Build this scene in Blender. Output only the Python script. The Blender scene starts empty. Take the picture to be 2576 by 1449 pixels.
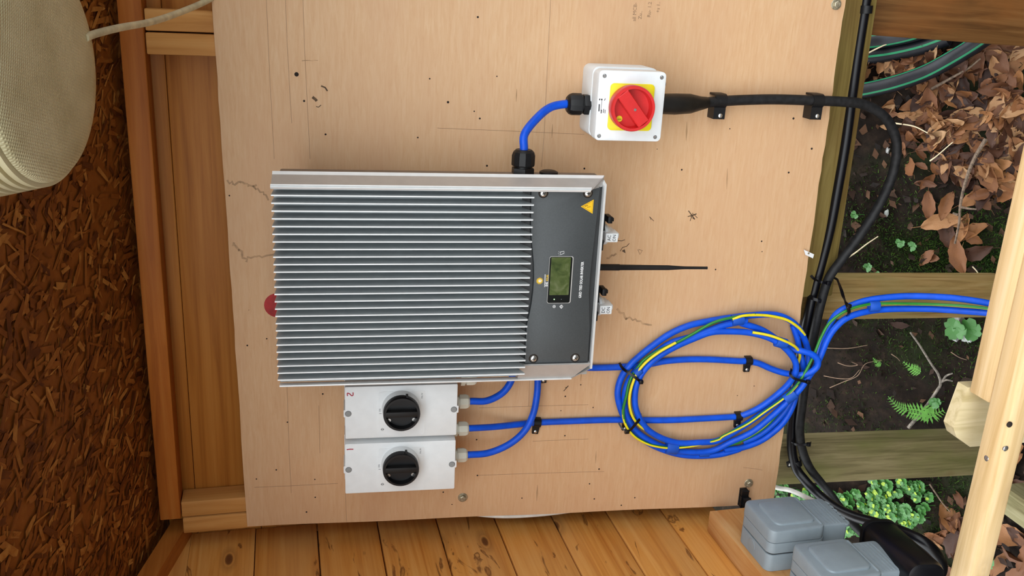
import bpy, bmesh, math, random
from mathutils import Vector, Matrix
random.seed(7)
R_ = math.radians

# ------------------------------------------------------------------ camera
# rows: image right, image down, viewing direction, in room axes (x right, y into the rear wall, z up)
CR = Matrix(((0.0458937, -0.23677121, -0.97048089), (-0.95021984, -0.31006299, 0.03071146), (-0.30818179, 0.92076074, -0.23921464)))
FPX, ZC, DB, TILT = 2287.6, 1.5, 1.40, -0.07193
scene = bpy.context.scene
cd = bpy.data.cameras.new('camera'); cam = bpy.data.objects.new('camera', cd); scene.collection.objects.link(cam)
cd.sensor_fit = 'HORIZONTAL'; cd.sensor_width = 36.0; cd.lens = 36.0 * FPX / 2576.0; cd.clip_start = 0.02
cam.matrix_world = Matrix(((CR[0][0], -CR[1][0], -CR[2][0], 0), (CR[0][1], -CR[1][1], -CR[2][1], 0), (CR[0][2], -CR[1][2], -CR[2][2], ZC), (0, 0, 0, 1)))
scene.camera = cam

# ------------------------------------------------------------------ world: even overcast sky
world = bpy.data.worlds.new('sky'); scene.world = world; world.use_nodes = True
wn = world.node_tree; bg = wn.nodes['Background']; bg.inputs[0].default_value = (0.94, 0.98, 1.0, 1)
# standard overcast sky: luminance (1 + 2 sin elevation) / 3 of the zenith
wg = wn.nodes.new('ShaderNodeTexCoord'); wx = wn.nodes.new('ShaderNodeSeparateXYZ'); wn.links.new(wg.outputs['Generated'], wx.inputs[0])
wm = wn.nodes.new('ShaderNodeMath'); wm.operation = 'MAXIMUM'; wm.inputs[1].default_value = 0.0; wn.links.new(wx.outputs['Z'], wm.inputs[0])
wa = wn.nodes.new('ShaderNodeMath'); wa.operation = 'MULTIPLY_ADD'; wa.inputs[1].default_value = 2 / 3 * 1.6; wa.inputs[2].default_value = 1.6 / 3; wn.links.new(wm.outputs[0], wa.inputs[0]); wn.links.new(wa.outputs[0], bg.inputs[1])
scene.view_settings.view_transform = 'Standard'; scene.view_settings.look = 'None'
scene.view_settings.exposure = 1.64; scene.view_settings.gamma = 1.0; scene.view_settings.use_curve_mapping = False

# ------------------------------------------------------------------ frames
AX = Vector((1, 0, 0)); BX = Vector((0, -math.sin(TILT), math.cos(TILT))); HX = -Vector((0, math.cos(TILT), math.sin(TILT)))
BO = -DB * HX + Vector((0, 0, ZC))
BF = Matrix(((AX.x, BX.x, HX.x, BO.x), (AX.y, BX.y, HX.y, BO.y), (AX.z, BX.z, HX.z, BO.z), (0, 0, 0, 1)))   # board frame: right, up, out
WF = Matrix.Translation((0, 0, ZC))                                                                              # room frame
def ray(u, v): return CR.transposed() @ Vector(((u - 1288) / FPX, (v - 724.5) / FPX, 1))
def P(u, v, h=0.0):
    d = ray(u, v); p = d * ((DB - h) / -(d.dot(HX))); return Vector((p.dot(AX), p.dot(BX), h))
def pl(u, v, ax, val):
    d = ray(u, v); return d * (val / d[ax])
def board_to_room(p): return BF @ Vector(p) - Vector((0, 0, ZC))
BFI = BF.inverted()
def room_to_board(p): return BFI @ (Vector(p) + Vector((0, 0, ZC)))

# ------------------------------------------------------------------ materials
MATS = {}
def newmat(name):
    m = bpy.data.materials.new(name); m.use_nodes = True; nt = m.node_tree
    return m, nt, nt.nodes['Principled BSDF']
def N(nt, t, **kw):
    n = nt.nodes.new(t)
    for k, v in kw.items(): setattr(n, k, v)
    return n
def setramp(r, stops):
    el = r.color_ramp.elements
    while len(el) > 1: el.remove(el[-1])
    el[0].position = stops[0][0]; el[0].color = (*stops[0][1], 1)
    for p, c in stops[1:]:
        e = el.new(p); e.color = (*c, 1)
def plain(name, col, rough=0.5, metal=0.0, noise=0.06, scale=60.0, bump=0.0, spec=0.5, emit=0.0):
    m, nt, b = newmat(name)
    b.inputs['Roughness'].default_value = rough; b.inputs['Metallic'].default_value = metal
    b.inputs['Specular IOR Level'].default_value = spec
    tc = N(nt, 'ShaderNodeTexCoord'); no = N(nt, 'ShaderNodeTexNoise'); no.inputs['Scale'].default_value = scale; no.inputs['Detail'].default_value = 4
    nt.links.new(tc.outputs['Object'], no.inputs['Vector'])
    rp = N(nt, 'ShaderNodeValToRGB')
    lo = tuple(c * (1 - noise * 2) for c in col); hi = tuple(min(1, c * (1 + noise)) for c in col)
    setramp(rp, [(0.3, lo), (0.7, hi)])
    nt.links.new(no.outputs['Fac'], rp.inputs['Fac']); nt.links.new(rp.outputs['Color'], b.inputs['Base Color'])
    if bump:
        bp = N(nt, 'ShaderNodeBump'); bp.inputs['Strength'].default_value = bump; bp.inputs['Distance'].default_value = 0.001
        nt.links.new(no.outputs['Fac'], bp.inputs['Height']); nt.links.new(bp.outputs['Normal'], b.inputs['Normal'])
    if emit:
        b.inputs['Emission Color'].default_value = (*col, 1); b.inputs['Emission Strength'].default_value = emit
    MATS[name] = m; return m
def wood(name, dark, mid, light, axis, across=70.0, along=2.5, knots=0.0, rough=0.55, blotch=0.35, blotchcol=None, stain=0.0, staincol=(0.12, 0.035, 0.01), bump=0.25, blot=None):
    """timber whose grain runs along one local axis"""
    m, nt, b = newmat(name); L = nt.links.new
    b.inputs['Roughness'].default_value = rough; b.inputs['Specular IOR Level'].default_value = 0.2
    tc = N(nt, 'ShaderNodeTexCoord'); oi = N(nt, 'ShaderNodeObjectInfo')
    mul = N(nt, 'ShaderNodeVectorMath', operation='MULTIPLY_ADD'); mul.inputs[1].default_value = (7.3, 5.1, 9.7)
    L(oi.outputs['Random'], mul.inputs[0]); L(tc.outputs['Object'], mul.inputs[2])
    def scaled(a, c):
        mp = N(nt, 'ShaderNodeMapping'); s = [c, c, c]; s[axis] = a
        mp.inputs['Scale'].default_value = s; L(mul.outputs[0], mp.inputs['Vector']); return mp.outputs['Vector']
    g = N(nt, 'ShaderNodeTexNoise'); g.inputs['Scale'].default_value = 1.0; g.inputs['Detail'].default_value = 6; g.inputs['Roughness'].default_value = 0.62; g.inputs['Distortion'].default_value = 0.6
    L(scaled(along, across), g.inputs['Vector'])
    rp = N(nt, 'ShaderNodeValToRGB'); setramp(rp, [(0.28, dark), (0.5, mid), (0.72, light)]); L(g.outputs['Fac'], rp.inputs['Fac'])
    col = rp.outputs['Color']
    bl = N(nt, 'ShaderNodeTexNoise'); bl.inputs['Scale'].default_value = 1.0; bl.inputs['Detail'].default_value = 3
    L(scaled(*(blot or (along * 1.6, across * 0.16))), bl.inputs['Vector'])
    br = N(nt, 'ShaderNodeValToRGB'); setramp(br, [(0.42, (0, 0, 0)), (0.68, (1, 1, 1))]); L(bl.outputs['Fac'], br.inputs['Fac'])
    bm_ = N(nt, 'ShaderNodeMath', operation='MULTIPLY'); bm_.inputs[1].default_value = blotch; L(br.outputs['Color'], bm_.inputs[0])
    mx = N(nt, 'ShaderNodeMix', data_type='RGBA'); L(bm_.outputs[0], mx.inputs[0]); L(col, mx.inputs[6]); mx.inputs[7].default_value = (*(blotchcol or dark), 1)
    col = mx.outputs[2]
    if stain:
        sn = N(nt, 'ShaderNodeTexNoise'); sn.inputs['Scale'].default_value = 1.0; sn.inputs['Detail'].default_value = 5; sn.inputs['Distortion'].default_value = 1.5
        L(scaled(along * 3.2, across * 0.3), sn.inputs['Vector'])
        sr = N(nt, 'ShaderNodeValToRGB'); setramp(sr, [(0.62, (0, 0, 0)), (0.66, (1, 1, 1)), (0.70, (0.15, 0.15, 0.15))]); L(sn.outputs['Fac'], sr.inputs['Fac'])
        sm = N(nt, 'ShaderNodeMath', operation='MULTIPLY'); sm.inputs[1].default_value = stain; L(sr.outputs['Color'], sm.inputs[0])
        m2 = N(nt, 'ShaderNodeMix', data_type='RGBA'); L(sm.outputs[0], m2.inputs[0]); L(col, m2.inputs[6]); m2.inputs[7].default_value = (*staincol, 1); col = m2.outputs[2]
    if knots:
        vo = N(nt, 'ShaderNodeTexVoronoi'); vo.inputs['Scale'].default_value = 1.0; L(scaled(along * 1.7, across * 0.11), vo.inputs['Vector'])
        kr = N(nt, 'ShaderNodeValToRGB'); setramp(kr, [(0.0, (1, 1, 1)), (0.05, (0.9, 0.9, 0.9)), (0.07, (0.1, 0.1, 0.1)), (0.09, (0.35, 0.35, 0.35)), (0.16, (0, 0, 0))]); L(vo.outputs['Distance'], kr.inputs['Fac'])
        km = N(nt, 'ShaderNodeMath', operation='MULTIPLY'); km.inputs[1].default_value = knots; L(kr.outputs['Color'], km.inputs[0])
        m3 = N(nt, 'ShaderNodeMix', data_type='RGBA'); L(km.outputs[0], m3.inputs[0]); L(col, m3.inputs[6]); m3.inputs[7].default_value = (0.10, 0.03, 0.012, 1); col = m3.outputs[2]
    L(col, b.inputs['Base Color'])
    if bump:
        bp = N(nt, 'ShaderNodeBump'); bp.inputs['Strength'].default_value = bump; bp.inputs['Distance'].default_value = 0.001
        L(g.outputs['Fac'], bp.inputs['Height']); L(bp.outputs['Normal'], b.inputs['Normal'])
    MATS[name] = m; return m

wood('ply', (0.60, 0.355, 0.19), (0.64, 0.40, 0.225), (0.675, 0.45, 0.265), 0, across=260, along=28, blotch=0.5, blotchcol=(0.60, 0.36, 0.21), blot=(3.0, 9.0), rough=0.5, bump=0.05)
plain('ply_edge', (0.50, 0.36, 0.22), 0.7, noise=0.2, scale=150)
wood('clad_x', (0.27, 0.085, 0.012), (0.41, 0.15, 0.024), (0.49, 0.20, 0.04), 0, across=80, along=2.0, knots=0.5, blotch=0.3, rough=0.42)
wood('clad_y', (0.48, 0.17, 0.028), (0.64, 0.285, 0.062), (0.72, 0.37, 0.11), 1, across=85, along=2.2, knots=0.95, blotch=0.45, blotchcol=(0.60, 0.33, 0.12), stain=0.85, rough=0.4)
wood('frame_x', (0.30, 0.08, 0.012), (0.46, 0.145, 0.022), (0.54, 0.20, 0.04), 0, across=60, along=3, knots=0.8, rough=0.45)
wood('frame_y', (0.30, 0.09, 0.014), (0.46, 0.16, 0.028), (0.54, 0.21, 0.045), 1, across=60, along=3, knots=0.8, rough=0.45)
wood('frame_z', (0.40, 0.16, 0.035), (0.56, 0.26, 0.07), (0.65, 0.34, 0.11), 2, across=60, along=3, knots=0.8, rough=0.5)
wood('block_wood', (0.40, 0.16, 0.045), (0.56, 0.30, 0.11), (0.64, 0.40, 0.19), 1, across=60, along=4, knots=0.9, blotch=0.6, blotchcol=(0.40, 0.14, 0.03), rough=0.5)
wood('post_green', (0.06, 0.05, 0.018), (0.15, 0.12, 0.055), (0.22, 0.18, 0.09), 2, across=90, along=5, knots=0.5, blotch=0.6, blotchcol=(0.10, 0.105, 0.025), rough=0.8)
wood('post_tan', (0.12, 0.06, 0.015), (0.27, 0.17, 0.06), (0.36, 0.25, 0.11), 2, across=80, along=5, knots=0.4, blotch=0.6, blotchcol=(0.18, 0.15, 0.05), rough=0.75)
wood('post_brown', (0.05, 0.02, 0.005), (0.13, 0.056, 0.015), (0.20, 0.10, 0.033), 2, across=75, along=4, knots=0.5, blotch=0.5, blotchcol=(0.26, 0.09, 0.02), rough=0.65)
wood('rail_green', (0.09, 0.06, 0.014), (0.18, 0.13, 0.036), (0.24, 0.18, 0.06), 0, across=80, along=4, knots=0.3, blotch=0.5, blotchcol=(0.10, 0.04, 0.012), rough=0.7)
wood('batten_new', (0.58, 0.38, 0.17), (0.74, 0.53, 0.28), (0.82, 0.64, 0.40), 0, across=60, along=3, knots=0.3, blotch=0.3, rough=0.55)
wood('picket_new', (0.50, 0.40, 0.20), (0.68, 0.57, 0.34), (0.76, 0.66, 0.44), 2, across=60, along=4, knots=0.2, blotch=0.3, rough=0.6)
wood('sole_wood', (0.09, 0.07, 0.03), (0.20, 0.17, 0.085), (0.29, 0.26, 0.15), 1, across=90, along=5, knots=0.2, blotch=0.5, blotchcol=(0.12, 0.12, 0.05), rough=0.85)
plain('white_plastic', (0.76, 0.79, 0.805), 0.42, noise=0.02)
plain('white_clip', (0.70, 0.71, 0.72), 0.4, noise=0.02)
plain('nylon', (0.66, 0.66, 0.57), 0.35, noise=0.04)
plain('black_plastic', (0.005, 0.005, 0.006), 0.45, noise=0.1, spec=0.35)
plain('black_rubber', (0.012, 0.011, 0.011), 0.55, noise=0.15, spec=0.3)
plain('black_gloss', (0.003, 0.003, 0.005), 0.33, noise=0.1, spec=0.35)
plain('swa', (0.011, 0.011, 0.012), 0.55, noise=0.3, scale=120, bump=0.2, spec=0.3)
plain('heatshrink', (0.007, 0.006, 0.005), 0.45, noise=0.3, scale=60, bump=0.5)
plain('blue_cable', (0.004, 0.085, 0.66), 0.38, noise=0.08, spec=0.3)
plain('blue_tape', (0.010, 0.085, 0.50), 0.5, noise=0.1, spec=0.3)
plain('earth_green', (0.02, 0.21, 0.025), 0.35, noise=0.05)
plain('earth_yellow', (0.80, 0.66, 0.015), 0.35, noise=0.05)
plain('white_cable', (0.72, 0.71, 0.66), 0.4, noise=0.06)
plain('cream_cable', (0.62, 0.55, 0.36), 0.45, noise=0.15)
plain('socket_grey', (0.23, 0.28, 0.315), 0.42, noise=0.03)
plain('red_plastic', (0.62, 0.018, 0.018), 0.4, noise=0.05)
plain('yellow_plate', (0.84, 0.70, 0.01), 0.45, noise=0.03)
plain('label_yellow', (0.88, 0.50, 0.005), 0.4, noise=0.02)
plain('label_brown', (0.16, 0.06, 0.0), 0.5)
plain('red_ink', (0.42, 0.02, 0.05), 0.6)
plain('red_paint', (0.45, 0.012, 0.012), 0.6, noise=0.2)
plain('ink', (0.02, 0.02, 0.022), 0.6)
plain('print_grey', (0.16, 0.17, 0.18), 0.6)
plain('well_shade', (0.26, 0.27, 0.27), 0.6)
plain('pencil', (0.30, 0.18, 0.10), 0.7)
plain('hole', (0.018, 0.010, 0.006), 0.9)  # dark tone painting the shade inside holes, recesses and slots
plain('hole_rim', (0.40, 0.24, 0.12), 0.8)
plain('stain', (0.47, 0.285, 0.15), 0.7, noise=0.2)
plain('grime', (0.12, 0.07, 0.035), 0.8, noise=0.3)
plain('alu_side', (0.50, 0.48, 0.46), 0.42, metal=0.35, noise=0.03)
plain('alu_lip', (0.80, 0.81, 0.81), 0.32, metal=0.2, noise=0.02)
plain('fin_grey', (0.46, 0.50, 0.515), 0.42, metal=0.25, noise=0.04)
plain('panel_grey', (0.062, 0.068, 0.071), 0.45, metal=0.2, noise=0.05, scale=500)
plain('panel_dark', (0.035, 0.036, 0.037), 0.5, metal=0.2)
plain('body_shaded', (0.20, 0.16, 0.13), 0.5, metal=0.3)  # shade and wood reflection on the silver body put into the base colour
plain('steel', (0.62, 0.61, 0.59), 0.25, metal=0.9, noise=0.05)
plain('zinc', (0.42, 0.38, 0.28), 0.4, metal=0.7, noise=0.2, scale=200)
plain('screen_black', (0.006, 0.007, 0.006), 0.12)
plain('white_print', (0.80, 0.80, 0.80), 0.5)
plain('logo_gold', (0.72, 0.46, 0.02), 0.5)
plain('led_green', (0.45, 0.9, 0.35), 0.4, emit=0.6)
plain('hose_black', (0.008, 0.009, 0.013), 0.45, noise=0.2, spec=0.35)
plain('hose_green', (0.005, 0.21, 0.085), 0.5)
plain('straw', (0.62, 0.52, 0.34), 0.7, noise=0.15)
plain('twig', (0.16, 0.11, 0.075), 0.9, noise=0.3, scale=200, bump=0.5)
plain('root', (0.22, 0.14, 0.09), 0.8, noise=0.2)
plain('lichen', (0.20, 0.17, 0.14), 0.9, noise=0.35, scale=150, bump=0.6)
plain('stone', (0.34, 0.34, 0.33), 0.85, noise=0.3, scale=40, bump=0.5)
plain('bleached', (0.45, 0.48, 0.45), 0.7, noise=0.1)
plain('leaf_green', (0.045, 0.165, 0.03), 0.45, noise=0.2, scale=80)
plain('leaf_lime', (0.24, 0.36, 0.012), 0.5, noise=0.2, scale=80)
plain('fern_green', (0.08, 0.25, 0.025), 0.5, noise=0.15)
plain('lamp_skirt', (0.74, 0.67, 0.42), 0.3, noise=0.04)
plain('felt', (0.03, 0.03, 0.03), 0.95)

def mat_lcd():
    m, nt, b = newmat('lcd'); L = nt.links.new; b.inputs['Roughness'].default_value = 0.12
    tc = N(nt, 'ShaderNodeTexCoord'); no = N(nt, 'ShaderNodeTexNoise'); no.inputs['Scale'].default_value = 55; no.inputs['Detail'].default_value = 5; no.inputs['Distortion'].default_value = 1.2
    L(tc.outputs['Object'], no.inputs['Vector']); r = N(nt, 'ShaderNodeValToRGB')
    setramp(r, [(0.3, (0.035, 0.055, 0.015)), (0.5, (0.075, 0.10, 0.03)), (0.7, (0.13, 0.15, 0.07))]); L(no.outputs['Fac'], r.inputs['Fac']); L(r.outputs['Color'], b.inputs['Base Color'])
    MATS['lcd'] = m
mat_lcd()
def mat_island(name, stops, rough=0.7, per='island'):
    m, nt, b = newmat(name); L = nt.links.new; b.inputs['Roughness'].default_value = rough; b.inputs['Specular IOR Level'].default_value = 0.25
    if per == 'island': s = N(nt, 'ShaderNodeNewGeometry').outputs['Random Per Island']
    else: s = N(nt, 'ShaderNodeObjectInfo').outputs['Random']
    tc = N(nt, 'ShaderNodeTexCoord'); no = N(nt, 'ShaderNodeTexNoise'); no.inputs['Scale'].default_value = 90; no.inputs['Detail'].default_value = 4; L(tc.outputs['Object'], no.inputs['Vector'])
    ma = N(nt, 'ShaderNodeMath', operation='MULTIPLY_ADD'); ma.inputs[1].default_value = 0.5; ma.inputs[2].default_value = -0.25; L(no.outputs['Fac'], ma.inputs[0])
    ad = N(nt, 'ShaderNodeMath', operation='ADD'); L(s, ad.inputs[0]); L(ma.outputs[0], ad.inputs[1])
    r = N(nt, 'ShaderNodeValToRGB'); setramp(r, stops); L(ad.outputs[0], r.inputs['Fac']); L(r.outputs['Color'], b.inputs['Base Color'])
    MATS[name] = m
mat_island('osb', [(0.0, (0.10, 0.025, 0.004)), (0.3, (0.21, 0.06, 0.008)), (0.6, (0.30, 0.095, 0.013)), (0.85, (0.38, 0.14, 0.025)), (1.0, (0.52, 0.24, 0.055))], 0.6)
mat_island('leaf_brown', [(0.0, (0.025, 0.011, 0.008)), (0.25, (0.07, 0.027, 0.013)), (0.55, (0.15, 0.058, 0.022)), (0.8, (0.25, 0.11, 0.04)), (1.0, (0.34, 0.20, 0.10))], 0.55, 'object')
mat_island('litter', [(0.0, (0.008, 0.005, 0.004)), (0.5, (0.03, 0.014, 0.008)), (1.0, (0.09, 0.042, 0.02))], 0.75)
mat_island('moss', [(0.0, (0.008, 0.02, 0.003)), (0.5, (0.02, 0.05, 0.006)), (1.0, (0.06, 0.12, 0.012))], 0.8)
def mat_soil():
    m, nt, b = newmat('soil'); L = nt.links.new; b.inputs['Roughness'].default_value = 0.9; b.inputs['Specular IOR Level'].default_value = 0.2
    tc = N(nt, 'ShaderNodeTexCoord'); n1 = N(nt, 'ShaderNodeTexNoise'); n1.inputs['Scale'].default_value = 45; n1.inputs['Detail'].default_value = 8; n1.inputs['Roughness'].default_value = 0.7
    n2 = N(nt, 'ShaderNodeTexNoise'); n2.inputs['Scale'].default_value = 4.5; n2.inputs['Detail'].default_value = 5
    L(tc.outputs['Object'], n1.inputs['Vector']); L(tc.outputs['Object'], n2.inputs['Vector'])
    r1 = N(nt, 'ShaderNodeValToRGB'); setramp(r1, [(0.3, (0.004, 0.0025, 0.0015)), (0.55, (0.013, 0.0075, 0.0045)), (0.78, (0.04, 0.024, 0.015))]); L(n1.outputs['Fac'], r1.inputs['Fac'])
    r2 = N(nt, 'ShaderNodeValToRGB'); setramp(r2, [(0.52, (0, 0, 0)), (0.66, (0.75, 0.75, 0.75))]); L(n2.outputs['Fac'], r2.inputs['Fac'])
    mx = N(nt, 'ShaderNodeMix', data_type='RGBA'); L(r2.outputs['Color'], mx.inputs[0]); L(r1.outputs['Color'], mx.inputs[6]); mx.inputs[7].default_value = (0.014, 0.022, 0.005, 1)
    L(mx.outputs[2], b.inputs['Base Color'])
    bp = N(nt, 'ShaderNodeBump'); bp.inputs['Strength'].default_value = 0.8; bp.inputs['Distance'].default_value = 0.006; L(n1.outputs['Fac'], bp.inputs['Height']); L(bp.outputs['Normal'], b.inputs['Normal'])
    MATS['soil'] = m
mat_soil()
def mat_prism():
    m, nt, b = newmat('prismatic'); L = nt.links.new
    b.inputs['Roughness'].default_value = 0.35; b.inputs['Base Color'].default_value = (0.60, 0.55, 0.40, 1)
    tc = N(nt, 'ShaderNodeTexCoord'); outs = []
    for rot in (0.3, 0.3 + math.pi / 2):
        mp = N(nt, 'ShaderNodeMapping'); mp.inputs['Rotation'].default_value = (0, 0, rot); L(tc.outputs['Object'], mp.inputs['Vector'])
        w = N(nt, 'ShaderNodeTexWave'); w.inputs['Scale'].default_value = 105; w.inputs['Distortion'].default_value = 0; L(mp.outputs['Vector'], w.inputs['Vector']); outs.append(w.outputs['Fac'])
    ad = N(nt, 'ShaderNodeMath', operation='MULTIPLY'); L(outs[0], ad.inputs[0]); L(outs[1], ad.inputs[1])
    bp = N(nt, 'ShaderNodeBump'); bp.inputs['Strength'].default_value = 0.6; bp.inputs['Distance'].default_value = 0.0015; L(ad.outputs[0], bp.inputs['Height']); L(bp.outputs['Normal'], b.inputs['Normal'])
    no = N(nt, 'ShaderNodeTexNoise'); no.inputs['Scale'].default_value = 16; L(tc.outputs['Object'], no.inputs['Vector'])
    r = N(nt, 'ShaderNodeValToRGB'); setramp(r, [(0.3, (0.66, 0.59, 0.34)), (0.6, (0.84, 0.77, 0.49))]); L(no.outputs['Fac'], r.inputs['Fac'])  # tone patches put the reflected bulbs into the colour
    m2 = N(nt, 'ShaderNodeMix', data_type='RGBA', blend_type='MULTIPLY'); L(r.outputs['Color'], m2.inputs[6]); m2.inputs[0].default_value = 0.22; L(ad.outputs[0], m2.inputs[7])  # shading of the prism facets multiplied into the colour
    L(m2.outputs[2], b.inputs['Base Color'])
    MATS['prismatic'] = m
mat_prism()

# ------------------------------------------------------------------ mesh building
col = scene.collection
ORG = {}
class MB:
    def __init__(s): s.v = []; s.f = []; s.m = []
    def add(s, vs, fs, mi=0):
        o = len(s.v); s.v += [Vector(p) for p in vs]; s.f += [tuple(i + o for i in f) for f in fs]; s.m += [mi] * len(fs); return s
    def box(s, lo, hi, mi=0, bev=0.0):
        if bev:
            bm = bmesh.new(); bmesh.ops.create_cube(bm, size=1)
            for v in bm.verts: v.co = Vector([(lo[i] + hi[i]) / 2 + v.co[i] * (hi[i] - lo[i]) for i in range(3)])
            bmesh.ops.bevel(bm, geom=bm.edges[:], offset=bev, segments=2, affect='EDGES', profile=0.5)
            bm.verts.index_update(); s.add([v.co.copy() for v in bm.verts], [[v.index for v in f.verts] for f in bm.faces], mi); bm.free(); return s
        x0, y0, z0 = lo; x1, y1, z1 = hi
        return s.add([(x0, y0, z0), (x1, y0, z0), (x1, y1, z0), (x0, y1, z0), (x0, y0, z1), (x1, y0, z1), (x1, y1, z1), (x0, y1, z1)],
                     [(0, 3, 2, 1), (4, 5, 6, 7), (0, 1, 5, 4), (1, 2, 6, 5), (2, 3, 7, 6), (3, 0, 4, 7)], mi)
    def hexa(s, c8, mi=0):
        return s.add(c8, [(0, 3, 2, 1), (4, 5, 6, 7), (0, 1, 5, 4), (1, 2, 6, 5), (2, 3, 7, 6), (3, 0, 4, 7)], mi)
    def rings(s, rings, mi=0, cap0=True, cap1=True, mis=None):
        n = len(rings[0]); vs = [p for r in rings for p in r]; fs = []; ms = []
        for k in range(len(rings) - 1):
            for i in range(n):
                j = (i + 1) % n; fs.append((k * n + i, k * n + j, (k + 1) * n + j, (k + 1) * n + i)); ms.append(mis(k, i) if mis else mi)
        if cap0: fs.append(tuple(range(n - 1, -1, -1))); ms.append(mi)
        if cap1: fs.append(tuple(range((len(rings) - 1) * n, len(rings) * n))); ms.append(mi)
        o = len(s.v); s.v += [Vector(p) for p in vs]; s.f += [tuple(i + o for i in f) for f in fs]; s.m += ms; return s
    def prism(s, outline, h0, h1, cham=0.0, mi=0, inset=None):
        """outline: ccw list of (a,b); extruded along the third axis, edge rounded by cham"""
        rs = [[Vector((p[0], p[1], h0)) for p in outline]]
        if cham:
            ins = inset_poly(outline, cham); ins2 = inset_poly(outline, cham * 0.3)
            rs += [[Vector((p[0], p[1], h1 - cham)) for p in outline], [Vector((p[0], p[1], h1 - cham * 0.3)) for p in ins2], [Vector((p[0], p[1], h1)) for p in ins]]
        else: rs += [[Vector((p[0], p[1], h1)) for p in outline]]
        return s.rings(rs, mi)
    def lathe(s, prof, org, axis, seg=24, mi=0, cap0=True, cap1=True, ref=None):
        axis = Vector(axis).normalized(); u, w = frame(axis, ref); org = Vector(org)
        return s.rings([[org + axis * h + (u * math.cos(2 * math.pi * i / seg) + w * math.sin(2 * math.pi * i / seg)) * r for i in range(seg)] for r, h in prof], mi, cap0, cap1)
    def tube(s, pts, r, seg=10, mi=0, mis=None, cap=True):
        rr = r if isinstance(r, (list, tuple)) else [r] * len(pts); rings = []
        t = (pts[1] - pts[0]).normalized(); u, w = frame(t)
        for k, p in enumerate(pts):
            tn = (pts[min(k + 1, len(pts) - 1)] - pts[max(k - 1, 0)]).normalized()
            q = t.rotation_difference(tn); u = q @ u; w = q @ w; t = tn
            rings.append([p + (u * math.cos(2 * math.pi * i / seg) + w * math.sin(2 * math.pi * i / seg)) * rr[k] for i in range(seg)])
        return s.rings(rings, mi, cap, cap, mis)
    def obj(s, name, mats, parent=None, F=None, org=None, smooth=38, **kw):
        org = Vector(org) if org is not None else (ORG[parent.name] if parent else (sum(s.v, Vector()) / len(s.v)))
        me = bpy.data.meshes.new(name); me.from_pydata([tuple(p - org) for p in s.v], [], s.f)
        for mm in ([mats] if isinstance(mats, str) else mats): me.materials.append(MATS[mm])
        me.polygons.foreach_set('material_index', s.m); me.validate(); 
        bm = bmesh.new(); bm.from_mesh(me); bmesh.ops.recalc_face_normals(bm, faces=bm.faces[:])
        if smooth:
            ca = math.cos(R_(smooth))
            for f in bm.faces: f.smooth = True
            for e in bm.edges:
                e.smooth = len(e.link_faces) == 2 and e.link_faces[0].normal.dot(e.link_faces[1].normal) > ca
        bm.to_mesh(me); bm.free()
        o = bpy.data.objects.new(name, me); col.objects.link(o)
        if parent: o.parent = parent; ORG[o.name] = org
        else: o.matrix_world = (F if F is not None else WF) @ Matrix.Translation(org); ORG[o.name] = org
        for k, v in kw.items(): o[k] = v
        return o
def frame(axis, ref=None):
    axis = Vector(axis).normalized(); r = Vector(ref) if ref is not None else (Vector((0, 0, 1)) if abs(axis.z) < 0.9 else Vector((1, 0, 0)))
    u = (r - axis * r.dot(axis)).normalized(); return u, axis.cross(u)
def inset_poly(o, d):
    n = len(o); out = []
    area = sum(o[i][0] * o[(i + 1) % n][1] - o[(i + 1) % n][0] * o[i][1] for i in range(n)); sg = 1 if area > 0 else -1
    for i in range(n):
        p0 = Vector(o[i - 1][:2]); p = Vector(o[i][:2]); p1 = Vector(o[(i + 1) % n][:2])
        e0 = (p - p0).normalized(); e1 = (p1 - p).normalized(); n0 = Vector((-e0.y, e0.x)) * sg; n1 = Vector((-e1.y, e1.x)) * sg
        b = (n0 + n1); b = b / max(b.length_squared, 0.3) * 2
        out.append(p + b * d)
    return out
def rrect(a0, a1, b0, b1, r, seg=5):
    out = []
    for cx, cy, s0 in ((a1 - r, b1 - r, 0), (a0 + r, b1 - r, 90), (a0 + r, b0 + r, 180), (a1 - r, b0 + r, 270)):
        for k in range(seg + 1):
            t = R_(s0 + 90 * k / seg); out.append((cx + r * math.cos(t), cy + r * math.sin(t)))
    return out
def spline(pts, n=8):
    pts = [Vector(p) for p in pts]; out = []
    ext = [pts[0] * 2 - pts[1]] + pts + [pts[-1] * 2 - pts[-2]]
    for i in range(1, len(ext) - 2):
        p0, p1, p2, p3 = ext[i - 1:i + 3]
        for k in range(n):
            t = k / n; out.append(0.5 * ((2 * p1) + (p2 - p0) * t + (2 * p0 - 5 * p1 + 4 * p2 - p3) * t * t + (3 * p1 - p0 - 3 * p2 + p3) * t ** 3))
    out.append(pts[-1]); return out
def thing(name, label, cat, org, F=BF, group=None):
    o = bpy.data.objects.new(name, None); col.objects.link(o); o.empty_display_size = 0.02
    o.matrix_world = F @ Matrix.Translation(Vector(org)); o['label'] = label; o['category'] = cat
    if group: o['group'] = group
    ORG[o.name] = Vector(org); return o
def struct(name, org=(0, 0, 0), F=WF):
    o = bpy.data.objects.new(name, None); col.objects.link(o); o.empty_display_size = 0.02; o.matrix_world = F @ Matrix.Translation(Vector(org)); o['kind'] = 'structure'; ORG[o.name] = Vector(org); return o
def tag(o, label, cat, group=None):
    o['label'] = label; o['category'] = cat
    if group: o['group'] = group
    return o
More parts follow.
